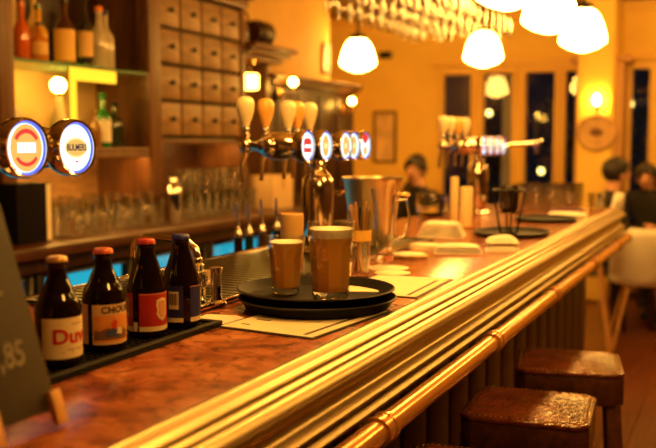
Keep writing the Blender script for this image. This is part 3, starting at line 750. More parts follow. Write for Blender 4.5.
_tw = tower('chrome beer tap tower with large blue rimmed medallions beside the chalkboard', (-1.149, 1.10, BT),
      [(-0.075, 'amber', M_IVORY), (0.034, 'ribbon', M_IVORY), (0.155, 'oval', M_HORANGE)], r=0.050, mid=-0.02, z=0.333)
_tw.scale = (1.12, 1, 1)

# ================================================================== THINGS ON THE BAR
# faucet with bent spout
fx, fy = -1.04, 1.575
t = thing('sink_faucet', 'chrome valve block with dark arched spout behind the blue bottle', 'faucet', (fx, fy, TZ))
part('valve_block', MB().box(-0.032, 0.028, -0.024, 0.024, 0.035, 0.070).box(-0.024, 0.020, -0.018, 0.018, 0.0, 0.035).mesh(bevel=0.006), M_CHROME, t)
part('pillar', MB().lathe([(0, 0), (0.022, 0), (0.022, 0.004), (0.013, 0.008), (0.011, 0.02), (0.011, 0.066), (0.014, 0.068), (0.014, 0.076), (0, 0.078)], 18, T(0.046, 0.012, 0)).mesh(ang=45), M_CHROME, t)
part('spout_collar', MB().lathe([(0, 0.096), (0.014, 0.096), (0.015, 0.108), (0.011, 0.112), (0.012, 0.120), (0.009, 0.124), (0, 0.124)], 16, T(0.008, 0, -0.027)).mesh(ang=45), M_CHROME, t)
sp = [(0.008, 0, 0.092), (0.004, 0, 0.112), (-0.012, 0, 0.126), (-0.04, 0, 0.132), (-0.08, 0, 0.134), (-0.122, 0, 0.134), (-0.144, 0, 0.128), (-0.153, 0, 0.113), (-0.155, 0, 0.088)]
part('spout', MB().tube(sp, [0.009, 0.009, 0.009, 0.008, 0.007, 0.007, 0.007, 0.0075, 0.008], 12).mesh(ang=60), M_GUN, t)

# glass with stirrers
def tumbler_mesh(h, rt, rb, wall=0.002, seg=20):
    return MB().lathe([(0, 0), (rb * 0.9, 0), (rb, h * 0.02), (rt, h), (rt - wall, h), (rb - wall, h * 0.09), (0, h * 0.08)], seg).mesh(ang=50)
gx, gy = at_z(359, 277, BT)[:2]
t = thing('stirrer_glass', 'tall glass full of wooden stirrers behind the pint', 'glass', (gx, gy, BT))
part('tumbler', tumbler_mesh(0.17, 0.032, 0.026, seg=28), M_GLASS, t)
part('printed_band', MB().lathe([(0.0308, 0.094), (0.0316, 0.122)], 28).mesh(), pbr('yellow_print', (0.8, 0.5, 0.1), 0.5), t)
for i in range(9):
    a = i * 2.4; q = 0.016 + 0.004 * (i % 3)
    s = part('stirrer', MB().tube([(0.012 * math.cos(a + 2.6), 0.012 * math.sin(a + 2.6), 0.016), (q * math.cos(a) * 1.25, q * math.sin(a) * 1.25, 0.178 + 0.008 * (i % 3))], 0.0026, 6).mesh(), M_OAK if i % 3 else M_BLACK, t)
# champagne bucket
gx, gy = at_z(366, 249, BT)[:2]
t = thing('ice_bucket', 'wide steel ice bucket behind the tap tower', 'bucket', (gx + 0.01, gy + 0.03, BT + 0.0132))
part('bowl', MB().lathe([(0, 0), (0.062, 0), (0.066, 0.01), (0.094, 0.205), (0.101, 0.212), (0.101, 0.219), (0.096, 0.219), (0.090, 0.205), (0.063, 0.014), (0, 0.012)], 40).mesh(ang=45), pbr('bucket_metal', (0.72, 0.58, 0.36), 0.38, 1.0), t)
for s in (-1, 1):
    part('ring_handle', MB().tube([(s * 0.098, -0.028, 0.17), (s * 0.118, -0.02, 0.165), (s * 0.122, 0, 0.16), (s * 0.118, 0.02, 0.165), (s * 0.098, 0.028, 0.17)], 0.005, 8).mesh(), M_BRASS2, t)
# tall glass vase
gx, gy = at_z(384, 265, BT)[:2]
t = thing('glass_pitcher', 'tall clear flared water pitcher beside the steel bucket', 'pitcher', (gx, gy, BT))
part('vessel', MB().lathe([(0, 0), (0.027, 0), (0.029, 0.004), (0.024, 0.02), (0.022, 0.05), (0.025, 0.10), (0.032, 0.17), (0.038, 0.215), (0.036, 0.215), (0.030, 0.17), (0.023, 0.10), (0.019, 0.05), (0.019, 0.028), (0, 0.024)], 30).mesh(ang=50), M_GLASS2, t)
part('handle', MB().tube([(0.030, 0.012, 0.18), (0.058, 0.02, 0.185), (0.068, 0.024, 0.14), (0.052, 0.02, 0.08), (0.023, 0.01, 0.07)], 0.0045, 8).mesh(), M_GLASS2, t)
# paper coasters
cmesh = MB().lathe([(0, 0), (0.047, 0), (0.048, 0.0006), (0.047, 0.0014), (0, 0.0014)], 36).mesh()
M_CO2 = pbr('coaster_tan', (0.72, 0.50, 0.26), 0.7, noise=0.15, scale=40)
cx, cy = at_z(388, 269, BT)[:2]
for i, (dx, dy) in enumerate([(0.0, 0.0), (0.02, -0.035), (-0.012, 0.01), (0.008, 0.004)]):
    tag(part('beer_coaster', cmesh, M_PAPER, None, (cx + dx, cy + dy, BT + (0 if i < 2 else (i - 1) * 0.0015) + (0.0001 if i == 0 else 0)) if i != 1 else (cx + 0.045, cy - 0.085, BT + 0.0032)), 'round cream paper coaster in the loose pile beside the pitcher', 'coaster', 'cream coasters by the pitcher')
cx, cy = at_z(410, 258, BT)[:2]
for i in range(9):
    tag(part('beer_coaster', cmesh, M_CO2 if i < 8 else M_PAPER, None, (cx + random.uniform(-.004, .004), cy + random.uniform(-.004, .004), BT + i * 0.0015)), 'tan paper coaster in the tidy stack between pitcher and folded cloth' if i < 8 else 'cream coaster topping the tidy tan coaster stack', 'coaster', 'tan coaster stack' if i < 8 else None)
cx, cy = at_z(424, 249, BT)[:2]
for i in range(10):
    tag(part('beer_coaster', cmesh, M_PAPER if i % 4 else M_CO2, None, (cx + 0.003 * math.sin(i * 2.1), cy + 0.012 * i / 10, BT + i * 0.0015)), 'paper coaster in the leaning stack behind the tan stack', 'coaster', 'leaning coaster stack')
# ochre candle cup on drip tray
p = at_x(292, 226, -1.10)
t = thing('candle_cup', 'squat ochre candle cup standing behind the smaller beer', 'candle', (-1.10, p[1], TZ))
part('cup', MB().lathe([(0, 0), (0.028, 0), (0.031, 0.004), (0.031, 0.145), (0.028, 0.147), (0.028, 0.128), (0, 0.128)], 24).mesh(ang=45), pbr('ochre_ceramic', (0.66, 0.42, 0.16), 0.45), t)
part('wick', MB().tube([(0, 0, 0.128), (0.001, 0, 0.138)], 0.0015, 6).mesh(), M_BLACK, t)
# speed rail with spirit bottles behind the bar edge
sr = thing('speed_rail', 'steel bottle rail hung on the bartender side of the bar', 'bottle rail', (-1.49, 2.72, 0.80))
part('trough', MB().box(-0.05, 0.066, -0.35, 0.35, 0, 0.006).box(-0.056, -0.05, -0.35, 0.35, 0, 0.12).box(0.062, 0.068, -0.35, 0.35, 0, 0.12).box(-0.05, 0.062, -0.356, -0.35, 0, 0.12).box(-0.05, 0.062, 0.35, 0.356, 0, 0.12).mesh(), M_STEEL, sr)
sb = [(0, 0), (0.033, 0), (0.036, 0.004), (0.036, 0.18), (0.032, 0.205), (0.017, 0.235), (0.0145, 0.26), (0.0145, 0.30), (0.016, 0.302), (0.016, 0.31), (0, 0.31)]
for i, (px_, tint, lab) in enumerate([(238, (0.03, 0.012, 0.004), 'dark brown'), (249, (0.02, 0.05, 0.02), 'deep green'), (262, (0.10, 0.05, 0.015), 'amber'), (277, (0.02, 0.02, 0.02), 'black')]):
    p = at_x(px_, 222, -1.487)
    t = thing('pourer_bottle', '%s bottle with chrome pourer standing in the bar rail' % lab, 'bottle', (-1.487, p[1], 0.8065))
    part('body', MB().lathe(sb, 24).mesh(ang=50), pbr('rail_glass_%d' % i, tint, 0.06, coat=0.5), t)
    part('pourer', MB().lathe([(0, 0.31), (0.0145, 0.31), (0.016, 0.322), (0.010, 0.33), (0.006, 0.345), (0, 0.346)], 14).tube([(0, 0, 0.34), (-0.002, 0.0, 0.37), (0.004, -0.012, 0.405), (0.008, -0.022, 0.425)], [0.0065, 0.006, 0.005, 0.0045], 10).mesh(ang=50), M_CHROME, t)

# further along: jug, candles, cloths, lantern, trays, glasses
gx, gy = at_z(432, 216, BT)[:2]
t = thing('glass_jar', 'squat clear glass jar with steel rim before the far tap tower', 'jar', (gx, gy, BT))
part('vessel', MB().lathe([(0, 0), (0.062, 0), (0.076, 0.02), (0.080, 0.06), (0.072, 0.092), (0.070, 0.092), (0.077, 0.06), (0.072, 0.022), (0, 0.008)], 28).mesh(ang=50), M_GLASS2, t)
part('rim', MB().lathe([(0.071, 0.092), (0.076, 0.094), (0.076, 0.104), (0.069, 0.104), (0.069, 0.094)], 28).mesh(ang=45), M_CHROME, t)
M_WAX = pbr('wax', (0.80, 0.62, 0.32), 0.45, sss=0.2)
for px_, py_, h, r_, lab in [(454, 224, 0.20, 0.017, 'tall slim cream pillar candle beside the far taps'), (466, 227, 0.165, 0.026, 'short thick cream pillar candle beside the far taps')]:
    gx, gy = at_z(px_, py_, BT)[:2]
    t = thing('pillar_candle', lab, 'candle', (gx, gy, BT))
    part('dish', MB().lathe([(0, 0), (r_ * 1.5, 0), (r_ * 1.6, 0.006), (r_ * 1.5, 0.006), (r_ * 1.2, 0.003), (0, 0.003)], 20).mesh(), M_BRASS2, t)
    part('wax', MB().lathe([(0, 0.003), (r_, 0.003), (r_, h - 0.004), (r_ * 0.85, h), (0, h - 0.006)], 20).mesh(ang=50), M_WAX, t)
    part('wick', MB().tube([(0, 0, h - 0.006), (0.002, 0, h + 0.008)], 0.0015, 6).mesh(), M_BLACK, t)
def cloth(name, label, cat, sx, sy, h, loc, rz, mat_=None, layers=3, seed=1):
    rnd = random.Random(seed)
    t = thing(name, label, cat, loc, rz)
    for i in range(layers):
        m = MB(); n = 10; vs = []; k = h / layers
        for a in range(n + 1):
            for b_ in range(n + 1):
                u, v = a / n * 2 - 1, b_ / n * 2 - 1
                ex = (1 - abs(u) ** 6) * (1 - abs(v) ** 6)
                vs.append((u * sx * (1 - 0.06 * i) + rnd.uniform(-.002, .002), v * sy * (1 - 0.04 * i), i * k + k * ex * (0.85 + 0.2 * math.sin(3 * u + i) * math.cos(2 * v)) * 0.95))
        fs = [(a*(n+1)+b_, (a+1)*(n+1)+b_, (a+1)*(n+1)+b_+1, a*(n+1)+b_+1) for a in range(n) for b_ in range(n)]
        m.add(vs, fs)
        bo = len(m.v); ed = [0, n, (n+1)*(n+1)-1, (n+1)*n]
        m.f.append(tuple([a*(n+1) for a in range(n+1)] + [n*(n+1)+b_ for b_ in range(1, n+1)] + [a*(n+1)+n for a in range(n-1, -1, -1)] + [b_ for b_ in range(n-1, 0, -1)]))
        part('fold', m.mesh(ang=70), mat_ or M_CLOTH, t)
    return t
gx, gy = at_z(458, 252, BT)[:2]
cloth('folded_cloth', 'flat folded white cloth lying beside the rolled towel', 'cloth', 0.075, 0.05, 0.028, (gx, gy, BT), rad(20), seed=3)
gx, gy = at_z(502, 250, BT)[:2]
cloth('rolled_towel', 'plump rolled white hand towel on the bar', 'towel', 0.055, 0.045, 0.05, (gx, gy, BT), rad(18), layers=2, seed=5)
gx, gy = -1.02, 3.20
cloth('napkin_pile', 'loose pile of cream napkins beside the black lantern', 'napkin', 0.085, 0.07, 0.055, (gx, gy, BT), rad(10), layers=5, seed=8)
# oval black trays
def flat_tray(label, x, y, rx, ry, rz):
    t = thing('oval_tray', label, 'tray', (x, y, BT), rz)
    S = Matrix.Diagonal((rx / TR, ry / TR, 0.7, 1))
    part('dish', MB().lathe(tprof, 48, S).mesh(ang=60), M_TRAY, t)
    part('rim_edge', MB().lathe([(TR - 0.001, 0.0232), (TR + 0.0025, 0.0228), (TR + 0.0025, 0.0205), (TR - 0.001, 0.0200)], 48, S).mesh(), M_BLACK, t)
gx, gy = at_z(508, 236, BT)[:2]
gx, gy = -0.79, 3.33
flat_tray('round black tray under the wire lantern', gx, gy, 0.14, 0.17, 0)
flat_tray('round black tray before the rows of clean glasses', -0.80, 4.02, 0.14, 0.16, 0)
# wire lantern
LZ = BT + 0.003
t = thing('wire_lantern', 'black wire lantern with dark glass tealight cup on a tray', 'lantern', (gx - 0.005, gy - 0.02, LZ))
part('ring', MB().tube([(0.058 * math.cos(a), 0.058 * math.sin(a), 0.165) for a in np.linspace(0, 2 * PI, 25)], 0.004, 8, False).mesh(), M_IRON, t)
part('ring', MB().tube([(0.030 * math.cos(a), 0.030 * math.sin(a), 0.006) for a in np.linspace(0, 2 * PI, 21)], 0.004, 8, False).mesh(), M_IRON, t)
for i in range(4):
    a = rad(25 + 90 * i)
    part('strut', MB().tube([(0.030 * math.cos(a), 0.030 * math.sin(a), 0.006), (0.060 * math.cos(a), 0.060 * math.sin(a), 0.167)], 0.004, 8).mesh(), M_IRON, t)
part('cup', MB().lathe([(0, 0.085), (0.026, 0.085), (0.036, 0.10), (0.037, 0.175), (0.034, 0.182), (0.033, 0.175), (0.033, 0.102), (0, 0.095)], 24).mesh(ang=50), pbr('smoked_glass', (0.03, 0.018, 0.01), 0.1, coat=0.5), t)
part('tealight', MB().lathe([(0, 0.096), (0.024, 0.096), (0.024, 0.112), (0, 0.112)], 18).mesh(), M_WAX, t)
part('cross_wire', MB().tube([(-0.04, 0, 0.082), (0.04, 0, 0.082)], 0.0035, 6).tube([(0, -0.04, 0.082), (0, 0.04, 0.082)], 0.0035, 6).mesh(), M_IRON, t)
# rows of clean tumblers at the far end
gm = tumbler_mesh(0.135, 0.036, 0.030, seg=18)
for i in range(4):
    for j in range(4):
        tag(part('clean_tumbler', gm, M_BACKGLASS, None, (-1.06 + i * 0.083, 4.63 + j * 0.08, BT)), 'clean clear tumbler in the rows at the far bar end', 'glass', 'tumblers at the far bar end')
for i in range(2):
    tag(part('clean_tumbler', tumbler_mesh(0.085, 0.038, 0.03, seg=18), M_GLASS2, None, (-0.70, 4.78 + i * 0.1, BT)), 'short clear tumbler beside the rows near the brass corner', 'glass', 'short tumblers near the brass corner')
cloth('purple_napkin', 'dark purple crumpled napkin before the clean tumblers', 'napkin', 0.09, 0.045, 0.026, (-0.79, 4.50, BT), rad(15), pbr('purple_cloth', (0.10, 0.02, 0.05), 0.8), layers=2, seed=11)
cloth('cream_runner', 'cream folded runner lying beside the purple napkin', 'cloth', 0.09, 0.10, 0.02, (-0.76, 4.30, BT), rad(5), None, layers=2, seed=13)

# ================================================================== PENDANT LAMPS
SH = [(0.0, 0.0), (0.03, 0.002), (0.09, 0.022), (0.135, 0.050), (0.145, 0.062), (0.146, 0.075), (0.139, 0.11), (0.122, 0.17), (0.098, 0.225), (0.075, 0.252), (0.058, 0.262), (0.055, 0.268)]
shade_m = MB().lathe(SH, 36).mesh(ang=60)
gal_m = MB().lathe([(0.058, 0.258), (0.064, 0.262), (0.064, 0.285), (0.05, 0.298), (0.02, 0.31), (0.014, 0.32), (0, 0.32)], 28).mesh(ang=45)
def pendant(x, y, zb, label, group, s=1.0):
    t = thing('pendant_lamp', label, 'lamp', (x, y, zb), group=group)
    part('shade', shade_m, M_LAMP, t, label='glowing opal glass shade')
    part('gallery', gal_m, M_IRON, t)
    part('stem', MB().tube([(0, 0, 0.315), (0, 0, 2.75 - zb - 0.02)], 0.009, 10).mesh(), M_IRON, t)
    part('canopy', MB().lathe([(0, 2.75 - zb - 0.035), (0.03, 2.75 - zb - 0.03), (0.055, 2.75 - zb - 0.008), (0.055, 2.75 - zb), (0, 2.75 - zb)], 24).mesh(), M_IRON, t)
    return t
for yy in (1.9, 2.92, 3.95, 4.87, 5.92):
    pendant(-0.97, yy, 2.0, 'opal schoolhouse pendant lamp in the row above the bar counter', 'pendants above the bar')
for px_, py_ in ((358, 72), (483, 67)):
    p = at_z(px_, py_, 2.0)
    pendant(p[0], p[1], 2.0, 'opal schoolhouse pendant lamp hanging in the far dining area', 'pendants in the dining area')
for x, y in ((0.6, 6.6), (0.2, 2.3), (0.15, 0.95), (0.6, 4.6), (-0.2, 7.6)):  # all out of view; the two nearest added to light labels and beers
    pendant(x, y, 2.12 if x < 0.3 and y < 3 else 2.25, 'unseen opal schoolhouse pendant lamp on the table side of the room', 'unseen pendants on the table side')

# ================================================================== HANGING GLASS RACK
rk = thing('hanging_glass_rack', 'brass glass rack hung from the ceiling above the bar', 'rack', (-1.42, 4.2, 2.175))
rx = [-0.24, -0.08, 0.08, 0.24]
for dx in rx:
    for s in (-0.013, 0.013):
        part('rail', MB().box(dx + s - 0.003, dx + s + 0.003, -0.64, 0.64, 0.0, 0.008).mesh(), M_BRASS2, rk)
for yy in (-0.62, 0, 0.62):
    part('cross_bar', MB().box(-0.29, 0.29, yy - 0.012, yy + 0.012, 0.008, 0.03).mesh(bevel=0.002), M_BRASS2, rk)
for sx in (-0.27, 0.27):
    for yy in (-0.62, 0.62):
        part('hanger_rod', MB().tube([(sx, yy, 0.03), (sx, yy, 0.575)], 0.006, 8).mesh(), M_BRASS2, rk)
wg = MB().lathe([(0, 0.009), (0.034, 0.008), (0.034, 0.0105), (0.006, 0.005), (0.0045, -0.004), (0.0045, -0.078), (0.010, -0.085), (0.030, -0.105), (0.039, -0.135), (0.038, -0.165), (0.033, -0.20), (0.0318, -0.20), (0.0368, -0.165), (0.0378, -0.135), (0.029, -0.107), (0, -0.09)], 16).mesh(ang=60)
for dx in rx:
    for j in range(10):
        yy = -0.58 + j * 0.125 + random.uniform(-.006, .006)
        tag(part('hanging_wine_glass', wg, M_RACKGLASS, None, (-1.42 + dx, 4.2 + yy, 2.175 + 0.0)), 'clear stemmed wine glass hanging upside down in the ceiling rack', 'glass', 'wine glasses hanging in the rack')

# ================================================================== BACK BAR
CT = 1.03                                    # back counter height
bc = thing('back_counter', 'dark wooden back counter with worktop along the wall', 'counter', (0, 0, 0))
part('worktop', MB().box(-3.04, -2.40, 1.2, 5.15, 0.985, CT).mesh(bevel=0.006), M_DWOODY, bc)
part('front_rail', MB().box(-2.49, -2.445, 1.2, 5.15, 0.925, 0.985).mesh(bevel=0.003), M_DWOOD, bc)
part('back_board', MB().box(-3.045, -3.02, 1.2, 5.15, 0, 0.985).mesh(), M_DWOOD, bc)
part('end_board', MB().box(-3.02, -2.46, 5.11, 5.15, 0, 0.985).mesh(), M_DWOOD, bc)
part('plinth', MB().box(-3.02, -2.49, 1.2, 5.11, 0, 0.08).mesh(), M_DWOOD, bc)
for i in range(6):
    y0 = 1.42 + i * 0.615
    fr = thing('bottle_fridge', 'undercounter glass door fridge glowing cyan below the back counter', 'fridge', (-2.75, y0 + 0.3, 0.08), group='fridges under the back counter')
    part('casing', MB().box(-0.26, 0.25, -0.30, -0.27, 0, 0.84).box(-0.26, 0.25, 0.27, 0.30, 0, 0.84).box(-0.26, 0.25, -0.27, 0.27, 0, 0.05).box(-0.26, 0.25, -0.27, 0.27, 0.82, 0.84).box(-0.26, -0.24, -0.27, 0.27, 0.05, 0.82).mesh(), M_BLACK, fr)
    part('light_panel', MB().box(-0.238, -0.232, -0.265, 0.265, 0.06, 0.815).mesh(), M_CYAN, fr, label='glowing cyan light panel')
    part('light_panel', MB().box(-0.23, 0.24, 0.262, 0.268, 0.06, 0.815).mesh(), M_CYAN, fr, label='added glowing cyan side panel')  # added glowing wall, so the cyan shows at a slant
    d = part('door', MB().box(0.252, 0.28, -0.298, -0.255, 0.01, 0.835).box(0.252, 0.28, 0.255, 0.298, 0.01, 0.835).box(0.252, 0.28, -0.255, 0.255, 0.01, 0.06).box(0.252, 0.28, -0.255, 0.255, 0.815, 0.835).mesh(bevel=0.002), M_BLACK, fr)
    part('pane', MB().box(0.262, 0.268, -0.255, 0.255, 0.06, 0.815).mesh(), thin_glass('fridge_pane', (0.85, 0.95, 1.0), 0.5), d)
    part('handle', MB().tube([(0.29, 0.275, 0.35), (0.29, 0.275, 0.65)], 0.008, 8).mesh(), M_STEEL, d)
    part('shelf', MB().box(-0.22, 0.22, -0.265, 0.265, 0.28, 0.288).mesh(), M_STEEL, fr)
    for j in range(6):
        bb = tag(part('chilled_bottle', MB().lathe([(0, 0), (0.03, 0), (0.031, 0.01), (0.031, 0.13), (0.013, 0.20), (0.013, 0.26), (0, 0.26)], 12).mesh(ang=50), pbr('fridge_bottle_glass', (0.02, 0.05, 0.04), 0.1), None, (-2.75 + 0.12, y0 + 0.09 + j * 0.085, 0.08 + 0.2885)), 'dark bottle on the top shelf of a glowing fridge', 'bottle', 'bottles inside the fridges')

# shelf bay at left: two posts, back panel, glass shelf, wooden shelf
bay = thing('shelf_bay', 'open back bar shelf bay with glass shelf between dark posts', 'shelf unit', (0, 0, CT))
for y0, y1 in ((2.685, 2.765), (3.66, 3.76)):
    part('post', MB().box(-2.74, -2.66, y0, y1, 0, 1.71).mesh(bevel=0.006), M_MWOOD, bay)
for y0 in (2.685, 3.70):
    part('side_panel', MB().box(-3.02, -2.74, y0, y0 + 0.04, 0, 1.71).mesh(), M_MWOOD, bay)
part('back_panel', MB().box(-3.045, -3.02, 2.73, 3.70, 0.34, 1.71).mesh(), pbr('bay_back', (0.70, 0.50, 0.26), 0.6, noise=0.1, scale=4), bay)
part('lower_back', MB().box(-3.045, -3.02, 2.73, 3.70, 0, 0.34).mesh(), M_DRAWER, bay)
part('head_rail', MB().box(-3.02, -2.67, 2.766, 3.66, 1.62, 1.71).mesh(bevel=0.006), M_MWOOD, bay)
part('glass_shelf', MB().box(-3.02, -2.665, 2.767, 3.657, 0.722, 0.734).mesh(bevel=0.001, bseg=1), M_SHELFGLASS, bay, label='green edged glass shelf')
part('wooden_shelf', MB().box(-3.02, -2.665, 2.767, 3.657, 0.348, 0.372).mesh(bevel=0.003), M_MWOOD, bay)
part('shelf_glare_lip', MB().box(-2.680, -2.665, 2.767, 3.657, 0.322, 0.348).mesh(bevel=0.002), M_MWOOD, bay)  # added lip, keeps the strip's glow out of sight
part('outer_panel', MB().box(-3.02, -2.72, 1.7, 2.684, 0, 1.71).mesh(bevel=0.004), M_DWOOD, bay)
part('dark_recess_sheet', MB().box(-3.018, -2.99, 3.16, 3.69, 0.735, 1.62).mesh(bevel=0.004), M_DWOOD, bay)  # dark sheet standing in for the shade of the recess
al = thing('shelf_light', 'amber glowing strip light mounted under the glass shelf', 'light', (-2.655, 3.09, CT))
part('diffuser', MB().box(-0.012, 0.0, 0.0, 0.31, 0.665, 0.720).mesh(bevel=0.004), M_AMBER, al)
part('diffuser', MB().box(-0.012, 0.0, 0.0, 0.035, 0.45, 0.664).mesh(bevel=0.004), M_AMBER, al)
part('housing', MB().box(-0.022, -0.0125, 0.0, 0.31, 0.665, 0.720).mesh(), M_BRASS2, al)
z_drawer = 1.445 - CT
S1, S2 = CT + 0.7345, CT + 0.3725
def spirit(x, y, z, h, r, glass, label, capm, lblm=None, neck=0.4, lz=(0.18, 0.5)):
    t = thing('spirit_bottle', label, 'bottle', (x, y, z))
    hb = h * (1 - neck)
    part('body', MB().lathe([(0, 0), (r * 0.92, 0), (r, 0.005), (r, hb * 0.88), (r * 0.93, hb * 0.96), (r * 0.55, hb + h * 0.06), (r * 0.36, hb + h * 0.13), (r * 0.34, h * 0.90), (r * 0.40, h * 0.905), (r * 0.40, h * 0.92), (0, h * 0.92)], 22).mesh(ang=50), glass, t)
    part('cap', MB().lathe([(0, h * 0.9205), (r * 0.42, h * 0.9205), (r * 0.44, h * 0.93), (r * 0.42, h), (0, h)], 16).mesh(ang=45), capm, t)
    if lblm: part('label', patch(r + 0.0006, VIEW(x, y), rad(75), h * lz[0], h * lz[1], 20).mesh(), lblm, t)
    return t
gl = lambda n, c: thin_glass('tint_' + n, c, 0.5, 0.04, 0.3)
sol = lambda n, c: pbr('liquor_' + n, c, 0.08, coat=0.5)
spirit(-2.77, 2.925, S1, 0.245, 0.034, sol('orange', (0.55, 0.10, 0.015)), 'orange red liqueur bottle next to the dark post on glass shelf', sol('orange', (0.55, 0.10, 0.015)), None)
spirit(-2.73, 2.985, S1, 0.165, 0.036, sol('amber', (0.50, 0.18, 0.02)), 'short amber bottle between orange and gold bottles on glass shelf', M_BLACK, pbr('lbl_y', (0.7, 0.42, 0.12), 0.5))
spirit(-2.79, 3.045, S1, 0.25, 0.040, sol('gold', (0.66, 0.36, 0.04)), 'gold bottle with green shoulder label on glass shelf', sol('green', (0.05, 0.12, 0.03)), pbr('lbl_gold', (0.8, 0.5, 0.08), 0.5), lz=(0.1, 0.5))
spirit(-2.92, 3.16, S1, 0.34, 0.032, sol('pale', (0.82, 0.60, 0.20)), 'tall pale yellow bottle at the back of the glass shelf', pbr('yel_cap', (0.9, 0.6, 0.05), 0.4), None)
spirit(-2.76, 3.175, S1, 0.30, 0.047, sol('brown', (0.06, 0.02, 0.008)), 'broad dark brown bottle with tall yellow label on glass shelf', M_BLACK, pbr('lbl_yel', (0.76, 0.46, 0.10), 0.5), lz=(0.06, 0.52))
spirit(-2.75, 3.300, S1, 0.335, 0.036, sol('black', (0.012, 0.012, 0.010)), 'tall black bottle with gold shield label on glass shelf', pbr('white_cap', (0.8, 0.75, 0.6), 0.5), pbr('lbl_gold2', (0.72, 0.44, 0.14), 0.5), lz=(0.14, 0.48))
spirit(-2.76, 3.41, S1, 0.29, 0.044, sol('frost', (0.50, 0.44, 0.34)), 'clear spirit bottle with orange cap on glass shelf', pbr('or_cap', (0.8, 0.20, 0.04), 0.4), None)
spirit(-2.80, 3.505, S1, 0.285, 0.044, sol('frost', (0.50, 0.44, 0.34)), 'clear spirit bottle with dark blue cap on glass shelf', pbr('bl_cap', (0.03, 0.03, 0.18), 0.4), None)
spirit(-2.76, 3.425, S2, 0.255, 0.040, sol('emerald', (0.01, 0.16, 0.03)), 'bright green bottle with white label on the wooden shelf', sol('emerald', (0.01, 0.16, 0.03)), pbr('lbl_white', (0.8, 0.75, 0.62), 0.5), lz=(0.1, 0.5))
spirit(-2.80, 3.56, S2, 0.22, 0.045, sol('deep', (0.02, 0.03, 0.012)), 'squat near black bottle beside the green bottle', M_BLACK, None)
spirit(-2.74, 3.345, S2, 0.17, 0.028, sol('brownish', (0.22, 0.10, 0.03)), 'small brown bottle left of the green bottle', M_BRASS2, None)
spirit(-2.83, 3.30, S2, 0.20, 0.030, sol('greyish', (0.12, 0.10, 0.09)), 'slim grey bottle behind the tiny rust coloured bottle', M_BLACK, None)
spirit(-2.72, 3.235, S2, 0.12, 0.026, sol('rust', (0.35, 0.10, 0.03)), 'tiny rust coloured bottle standing on the wooden shelf', M_BLACK, None)
# globe lamp on carafe base
t = thing('shelf_lamp', 'white conical lamp base with a round glowing bulb on the shelf', 'lamp', (-2.80, at_x(58, 80, -2.80)[1], S2))
part('base', MB().lathe([(0, 0), (0.055, 0), (0.06, 0.01), (0.045, 0.09), (0.022, 0.18), (0.016, 0.225), (0, 0.225)], 24).mesh(ang=60), pbr('lamp_cream', (0.8, 0.68, 0.45), 0.4), t)
part('socket', MB().lathe([(0, 0.225), (0.014, 0.225), (0.014, 0.245), (0, 0.245)], 14).mesh(), M_BRASS2, t)
part('bulb', MB().ball((0, 0, 0.277), 0.034, 18).mesh(), M_BULB, t)
# oval plate on small stand with iron cross
t = thing('plate_on_stand', 'oval cream plate propped on a black stand on the shelf', 'plate', (-2.80, 2.90, S2))
part('plate', MB().lathe([(0, 0.004), (0.04, 0.005), (0.055, 0.012), (0.056, 0.010), (0.042, 0.0), (0, 0)], 28, T(0, 0, 0.10) @ RY(rad(78)) @ Matrix.Diagonal((1.3, 0.8, 1, 1))).mesh(), M_PLASTIC, t)
part('stand', MB().box(-0.03, 0.03, -0.03, 0.03, 0, 0.012).tube([(-0.008, -0.02, 0.01), (0.02, -0.02, 0.10)], 0.004, 6).tube([(-0.008, 0.02, 0.01), (0.02, 0.02, 0.10)], 0.004, 6).tube([(0.026, -0.03, 0.03), (0.026, 0.03, 0.03)], 0.004, 6).mesh(), M_IRON, t)
for yy, ln, zz, xx, lab in [(2.78, 0.86, 0.336, -2.73, 'added slim warm strip light hidden under the wooden shelf'), (3.80, 0.76, z_drawer - 0.012, -2.77, 'added slim warm strip light hidden under the drawer cabinet')]:  # added strips to brighten the glasses on the counter below
    t = thing('added_strip_light', lab, 'light', (xx, yy, CT + zz))
    part('housing', MB().box(-0.012, 0.012, 0, ln, 0.003, 0.012).mesh(), M_BRASS2, t)
    part('diffuser', MB().box(-0.010, 0.010, 0.01, ln - 0.01, -0.004, 0.003).mesh(bevel=0.002), emit('strip_glow', (1.0, 0.48, 0.08), 80), t)
# dark carton on counter
t = thing('carton', 'tall black carton with white side stripe on the back counter', 'box', (-2.590, 2.72, CT))
part('box', MB().box(-0.06, 0.06, -0.10, 0.085, 0, 0.235).mesh(bevel=0.002), pbr('carton_black', (0.008, 0.006, 0.010), 0.8, spec=0.1), t)
part('stripe', MB().box(-0.058, 0.0605, 0.0852, 0.0858, 0.004, 0.23).mesh(), M_PAPER, t)
part('stripe', MB().box(0.0602, 0.0612, 0.060, 0.085, 0.004, 0.23).mesh(), M_PAPER, t)

